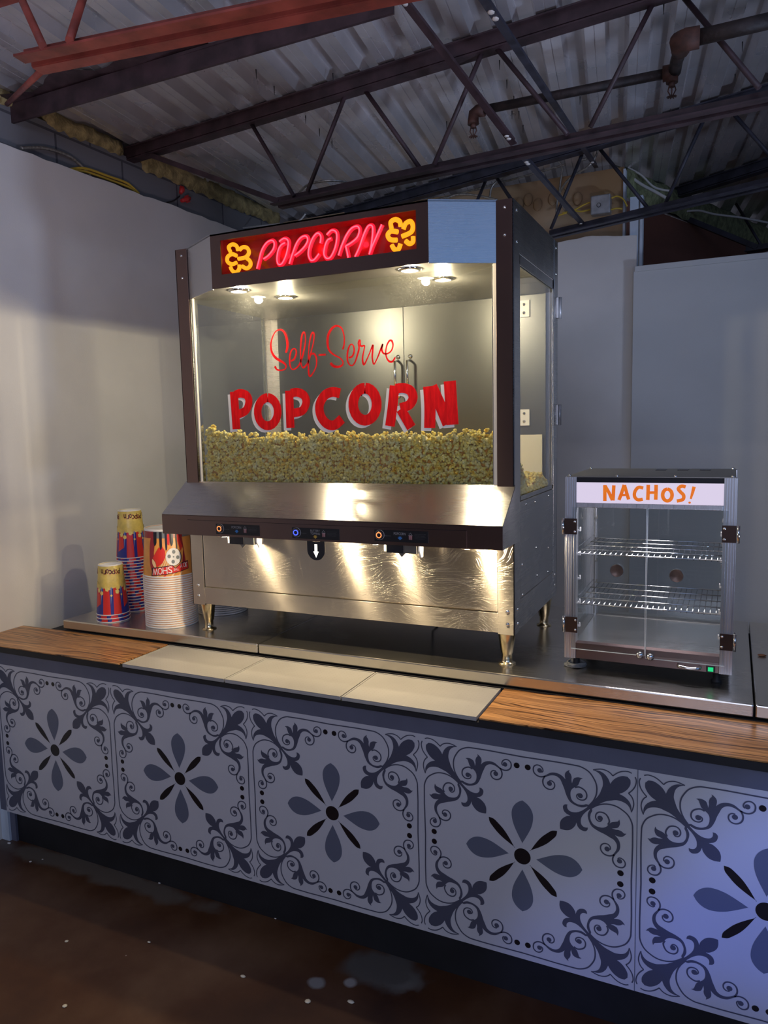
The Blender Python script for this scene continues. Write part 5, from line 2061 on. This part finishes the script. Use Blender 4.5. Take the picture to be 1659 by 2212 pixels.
# low stack of white lids under the machine
for i in range(6):
    m = MB()
    m.lathe([(0.0001, 0.004), (0.096, 0.004), (0.099, 0.001), (0.104, 0.001), (0.1055, 0.0045), (0.104, 0.008), (0.100, 0.008), (0.097, 0.006), (0.0001, 0.006)], (0, 0, 0), K('paper'), 48)
    o = single(m, 'paper_lid', (ORD[i] if i else 'bottom') + ' white round paper lid ' + ('' if i == 0 else 'from the bottom ') + 'of the low stack under the machine', 'lid', (0, 0, 0), 'white lids under the machine')
    o.location = (0.385, 0.575, ZP + i * 0.0090)

# ================================================================== NACHO CABINET
nx0, ny0, nw, nd, nzt, nzb = 1.879, 0.323, 0.471, 0.405, 1.506, 0.944
nx1, ny1 = nx0 + nw, ny0 + nd
nac = thing('nacho_warmer', (nx0 + nw / 2, ny0 + nd / 2, ZP), 'glass sided countertop nacho warming cabinet with an orange NACHOS! sign', 'food warmer')


def Q(name, mb, bevel=0.0, parent=None):
    return mb.build(name, parent or nac, bevel)


pw = 0.034
for (a, b) in ((nx0, ny0), (nx1 - pw, ny0), (nx0, ny1 - pw), (nx1 - pw, ny1 - pw)):
    m = MB()
    m.box(a, a + pw, b, b + pw, nzb, nzt - 0.002, K('alu'))
    for k in range(4):
        xx = a + 0.005 + k * 0.007
        if b < 0.5:
            m.box(xx, xx + 0.003, b - 0.0012, b, nzb, nzt - 0.002, K('alu'))
    Q('corner_post', m, 0.0012)
m = MB()
m.box(nx0 + 0.004, nx1 - 0.004, ny0 + 0.004, ny1 - 0.004, nzt - 0.004, nzt, K('steel_in'))
tp = Q('top_plate', m, 0.001)
for u in (1429, 1476, 1524):
    c = at(u, 1015, 2, nzt)
    m = MB()
    m.box(c.x - 0.016, c.x + 0.016, c.y - 0.032, c.y + 0.032, nzt, nzt + 0.0015, K('blackgloss'))
    m.build('vent', tp, 0.0005)
for (a, b) in ((nx0 + 0.012, ny0 + 0.012), (nx1 - 0.012, ny0 + 0.012), (nx0 + 0.012, ny1 - 0.02), (nx1 - 0.012, ny1 - 0.02), (nx0 + 0.15, ny0 + 0.012), (nx0 + 0.31, ny0 + 0.012)):
    m = MB()
    m.lathe([(0.005, 0), (0.005, 0.003), (0.0001, 0.005)], (a, b, nzt), K('chrome'), 10)
    m.build('screw', tp)
m = MB()
m.box(nx0 + pw, nx1 - pw, ny0 + 0.002, ny0 + 0.012, 1.488, nzt - 0.004, K('blackgloss'))
Q('top_rail', m)
m = MB()
m.box(nx0 + pw, nx1 - pw, ny0 + 0.004, ny0 + 0.010, 1.427, 1.488, K('sign_panel'))
sp = Q('sign_panel', m)
m = MB()
NC = [([(412, 240), (412, 300), (412, 362)], 26), ([(414, 246), (445, 300), (470, 356)], 25), ([(481, 242), (478, 300), (474, 358)], 26),
      ([(560, 238), (542, 296), (520, 354)], 25), ([(562, 240), (578, 296), (594, 350)], 25), ([(534, 318), (560, 316), (588, 314)], 18),
      (cr([(706, 262), (668, 258), (642, 290), (640, 328), (664, 352), (702, 348)], 5), 25),
      ([(744, 238), (743, 296), (740, 354)], 26), ([(804, 238), (803, 296), (801, 352)], 26), ([(745, 298), (775, 297), (804, 298)], 20),
      (circ(890, 316, 36, 45, -90, 270, 24), 26),
      (cr([(1030, 254), (998, 248), (974, 268), (992, 294), (1014, 318), (1008, 350), (962, 362)], 5), 25)]
for i, (pts, wd) in enumerate(NC):
    p_ = conv(pts, (1190, 980), 3.537, ny0 + 0.003)
    m.stroke(p_, wd / 3.537 / 735.0, fng(ny0 + 0.0034 - 0.0001 * i), K('paint_orange'))
p_ = conv([(1094, 252), (1082, 300), (1068, 346)], (1190, 980), 3.537, ny0 + 0.003)
m.stroke(p_, [0.0095, 0.0078, 0.005], fng(ny0 + 0.002), K('paint_orange'))
p_ = conv(circ(1060, 374, 10, 8, 0, 360, 12)[:-1], (1190, 980), 3.537, ny0 + 0.003)
m.flat(p_, fng(ny0 + 0.002), K('paint_orange'))
m.build('nachos_lettering', sp)
m = MB()
m.box(nx0 + pw, nx1 - pw, ny0 + 0.0, ny0 + 0.020, 1.412, 1.427, K('alu'))
Q('sign_rail', m, 0.002)
m = MB()
m.box(nx0 + pw, nx1 - pw, ny0 + 0.004, ny0 + 0.03, nzb, 0.994, K('steel_dark_refl'))
m.box(nx0 + pw, nx1 - pw, ny0 + 0.001, ny0 + 0.006, 0.976, 0.994, K('steel_dark_refl'))
m.box(nx0 + pw, nx1 - pw, ny1 - 0.03, ny1 - 0.004, nzb, 0.994, K('steel_in'))
m.box(nx0 + 0.006, nx0 + 0.03, ny0 + pw, ny1 - pw, nzb, 0.994, K('steel_in'))
m.box(nx1 - 0.03, nx1 - 0.006, ny0 + pw, ny1 - pw, nzb, 0.994, K('steel_in'))
m.box(nx0 + 0.01, nx1 - 0.01, ny0 + 0.01, ny1 - 0.01, 0.955, 0.960, K('steel_in'))
Q('base_frame', m, 0.001)
m = MB()
m.box(nx0 + 0.03, nx1 - 0.03, ny0 + 0.022, ny1 - 0.03, 0.988, 0.992, K('platform'))
Q('floor_plate', m)
for X in (nx0 + 0.008, nx1 - 0.012):
    m = MB()
    m.box(X, X + 0.004, ny0 + pw, ny1 - pw, 0.994, nzt - 0.006, K('glass_clear'))
    Q('side_glass', m)
for X in (nx0 + 0.006, nx1 - 0.012):
    for z in (0.994, nzt - 0.02):
        pass
# doors
xm = at(1396, 1250, 1, ny0).x
for side, (a, b) in enumerate(((nx0 + pw * 0.6, xm - 0.001), (xm + 0.001, nx1 - pw * 0.6))):
    m = MB()
    zb_ = 0.975 if side == 0 else 0.968
    m.box(a, b, ny0 - 0.005, ny0 - 0.001, zb_, 1.414, K('glass_clear'))
    e_ = 0.0012
    m.box(b - e_ if side == 0 else a, b if side == 0 else a + e_, ny0 - 0.0053, ny0 - 0.0007, zb_, 1.414, K('glass_edge'))
    m.box(a, b, ny0 - 0.0053, ny0 - 0.0007, zb_, zb_ + e_, K('glass_edge'))
    dr = Q('front_door', m)
    kx = at((1383, 1405)[side], (1413, 1417)[side], 1, ny0 - 0.012)
    m = MB()
    m.lathe([(0.004, 0), (0.004, -0.008), (0.010, -0.012), (0.011, -0.018), (0.007, -0.024), (0.0001, -0.025)], (kx.x, ny0 - 0.005, kx.z), K('chrome'), 18, axis=1)
    m.build('door_knob', dr)
for side, (a, b) in enumerate(((nx0 + pw * 0.6, nx0 + nw / 2 - 0.001), (nx0 + nw / 2 + 0.001, nx1 - pw * 0.6))):
    m = MB()
    m.box(a, b, ny1 - 0.010, ny1 - 0.006, 0.994, nzt - 0.02, K('glass_clear'))
    dr = Q('rear_door', m)
    c = at((1332, 1461)[side], (1233, 1244)[side], 1, ny1 - 0.02)
    m = MB()
    m.lathe([(0.0235, 0.010), (0.0235, 0.0), (0.0215, -0.003)], (c.x, ny1 - 0.016, c.z), K('chrome'), 28, axis=1)
    m.lathe([(0.0215, -0.0025), (0.016, 0.000), (0.0001, 0.001)], (c.x, ny1 - 0.016, c.z), K('hinge'), 28, axis=1)
    m.build('round_pull', dr)
for (u0, v0, u1, v1, s_) in ((1212, 1119, 1246, 1155, 0), (1214, 1331, 1247, 1367, 0), (1559, 1134, 1600, 1174, 1), (1554, 1368, 1592, 1408, 1)):
    a, b = at(u0, v1, 1, ny0 - 0.008), at(u1, v0, 1, ny0 - 0.008)
    zc_ = (a.z + b.z) / 2
    m = MB()
    if s_ == 0:
        m.box(a.x + 0.010, b.x, ny0 - 0.0075, ny0 - 0.0053, zc_ - 0.024, zc_ + 0.024, K('hinge'))
        bx_ = a.x + 0.005
        sx_ = b.x - 0.006
    else:
        m.box(a.x, b.x - 0.010, ny0 - 0.0075, ny0 - 0.0053, zc_ - 0.024, zc_ + 0.024, K('hinge'))
        bx_ = b.x - 0.005
        sx_ = a.x + 0.006
    m.box(bx_ - 0.002, bx_ + 0.002, ny0 - 0.006, ny0 + 0.025, zc_ - 0.022, zc_ + 0.022, K('hinge'))
    m.tube([(bx_, ny0 - 0.006, zc_ - 0.025), (bx_, ny0 - 0.006, zc_ + 0.025)], 0.0042, K('chrome'), 10)
    hg = Q('hinge', m)
    for dz in (-0.015, 0.015):
        rivet_part((sx_, ny0 - 0.0075, zc_ + dz), 1, 0.0042, hg, 'hinge_screw')
area('cabinet_light', (nx0 + nw / 2, ny0 + 0.12, nzt - 0.012), (nx0 + nw / 2, ny0 + 0.2, 1.0), 0.30, 3.6, (0.95, 0.88, 1.0), 0.05)
# wire racks
for (u, v) in ((1400, 1203), (1400, 1315)):
    z = at(u, v, 1, ny0 + 0.03).z
    t2 = MB()
    a0, a1, b0, b1 = nx0 + 0.030, nx1 - 0.030, ny0 + 0.030, ny1 - 0.045
    for k in range(5):
        yy = b0 + (b1 - b0) * k / 4
        t2.tube([(a0, yy, z + 0.0), (a1, yy, z + 0.0)], 0.0021, K('chrome'), 6)
    n_ = 27
    for k in range(n_):
        xx = a0 + (a1 - a0) * k / (n_ - 1)
        t2.tube([(xx, b0, z - 0.003), (xx, b1, z - 0.003)], 0.0015, K('chrome'), 5)
    for xx in (a0, a1):
        t2.tube([(xx, b0, z), (xx, b0 + 0.004, z + 0.014), (xx, b0 + 0.05, z + 0.016), (xx, b1 - 0.01, z + 0.014), (xx, b1, z)], 0.0018, K('chrome'), 6)
    wr = single(t2, 'wire_rack', ('upper' if v < 1250 else 'lower') + ' chrome wire rack inside the nacho cabinet', 'rack', ((a0 + a1) / 2, (b0 + b1) / 2, z))
# slotted rack supports
for (a, b, sg) in ((nx0 + 0.030, ny0 + 0.036, 1), (nx1 - 0.030, ny0 + 0.036, -1), (nx0 + 0.030, ny1 - 0.052, 1), (nx1 - 0.030, ny1 - 0.052, -1)):
    m = MB()
    m.box(a - 0.0015, a + 0.0015, b, b + 0.010, 1.00, 1.40, K('steel_in'))
    for k in range(5):
        z = 1.035 + k * 0.075
        m.prism([(a, z), (a + sg * 0.010, z), (a + sg * 0.010, z + 0.012), (a + sg * 0.007, z + 0.012), (a + sg * 0.007, z + 0.004), (a, z + 0.004)], 1, b, b + 0.010, K('paper' if b < 0.5 else 'steel_in'))
    Q('rack_support', m)
# handle, switch, feet
a, b = at(1466, 1437, 1, ny0 - 0.004), at(1512, 1445, 1, ny0 - 0.004)
m = MB()
m.tube(cr([(a.x, ny0 + 0.004, a.z), (a.x + 0.003, ny0 - 0.014, a.z), ((a.x + b.x) / 2, ny0 - 0.018, (a.z + b.z) / 2), (b.x - 0.003, ny0 - 0.014, a.z), (b.x, ny0 + 0.004, a.z)], 5), 0.005, K('chrome'), 10)
Q('pull_handle', m)
c = at(1535, 1446, 1, ny0)
m = MB()
m.box(c.x - 0.012, c.x + 0.012, ny0 + 0.0, ny0 + 0.004, c.z - 0.009, c.z + 0.009, K('blackgloss'))
sw_ = Q('power_switch', m, 0.001)
m = MB()
m.box(c.x - 0.007, c.x + 0.007, ny0 - 0.0015, ny0 + 0.0, c.z - 0.006, c.z + 0.006, K('led_green'))
m.build('switch_rocker', sw_)
for (a, b) in ((nx0 + 0.03, ny0 + 0.04), (nx1 - 0.04, ny0 + 0.04), (nx0 + 0.03, ny1 - 0.04), (nx1 - 0.04, ny1 - 0.04)):
    m = MB()
    m.lathe([(0.0001, 0), (0.015, 0), (0.015, 0.006), (0.010, 0.010), (0.010, 0.038), (0.0001, 0.038)], (a, b, ZP), K('black'), 16)
    Q('foot', m)
# coil of grey cord round the left front foot
m = MB()
pts = []
for k in range(120):
    an = k * 0.36
    rr = 0.024 + 0.006 * math.sin(k * 0.9) * math.sin(k * 0.21)
    pts.append((nx0 + 0.028 + rr * 1.15 * math.cos(an), ny0 + 0.036 + rr * math.sin(an), ZP + 0.003 + 0.013 * k / 120 + 0.0015 * math.sin(k)))
m.tube(pts, 0.0027, K('dusty'), 6)
single(m, 'cord_coil', 'grey coil of dusty cord around the left front foot of the nacho cabinet', 'cord', (nx0 + 0.028, ny0 + 0.036, ZP))

# popcorn and paint crumbs on the floor
cr_pts = [(20, 1822), (66, 1862), (92, 1857), (345, 1908), (595, 1985), (144, 2034), (322, 2036), (140, 2174), (525, 2110), (665, 2164), (758, 2165)]
for i, (u, v) in enumerate(cr_pts):
    p = at(u, v, 2, 0.0)
    m = MB()
    r_ = (0.010, 0.006, 0.005, 0.006, 0.005, 0.007, 0.007, 0.008, 0.010, 0.010, 0.012)[i]
    m.ball((p.x, p.y, 0.002), r_, K('paper') if i < 5 else K('cream_board'), 7, 4, (1, 0.6 + 0.3 * (i % 2), 0.25))
    single(m, 'paint_chip', ('white chip on the floor at the left end of the kick board', 'small white chip near the left kick board', 'tiny chip beside it near the left kick board',
                             'white chip under the second tile print', 'white chip under the third tile print', 'pale chip on the shadowed brown floor at left', 'pale fleck left of the large floor stain',
                             'pale chip at the lower left floor', 'pale chip in the dark floor area', 'pale chip near the grey floor patch', 'pale flattened chip left of the grey floor patch')[i],
           'chip', (p.x, p.y, 0))
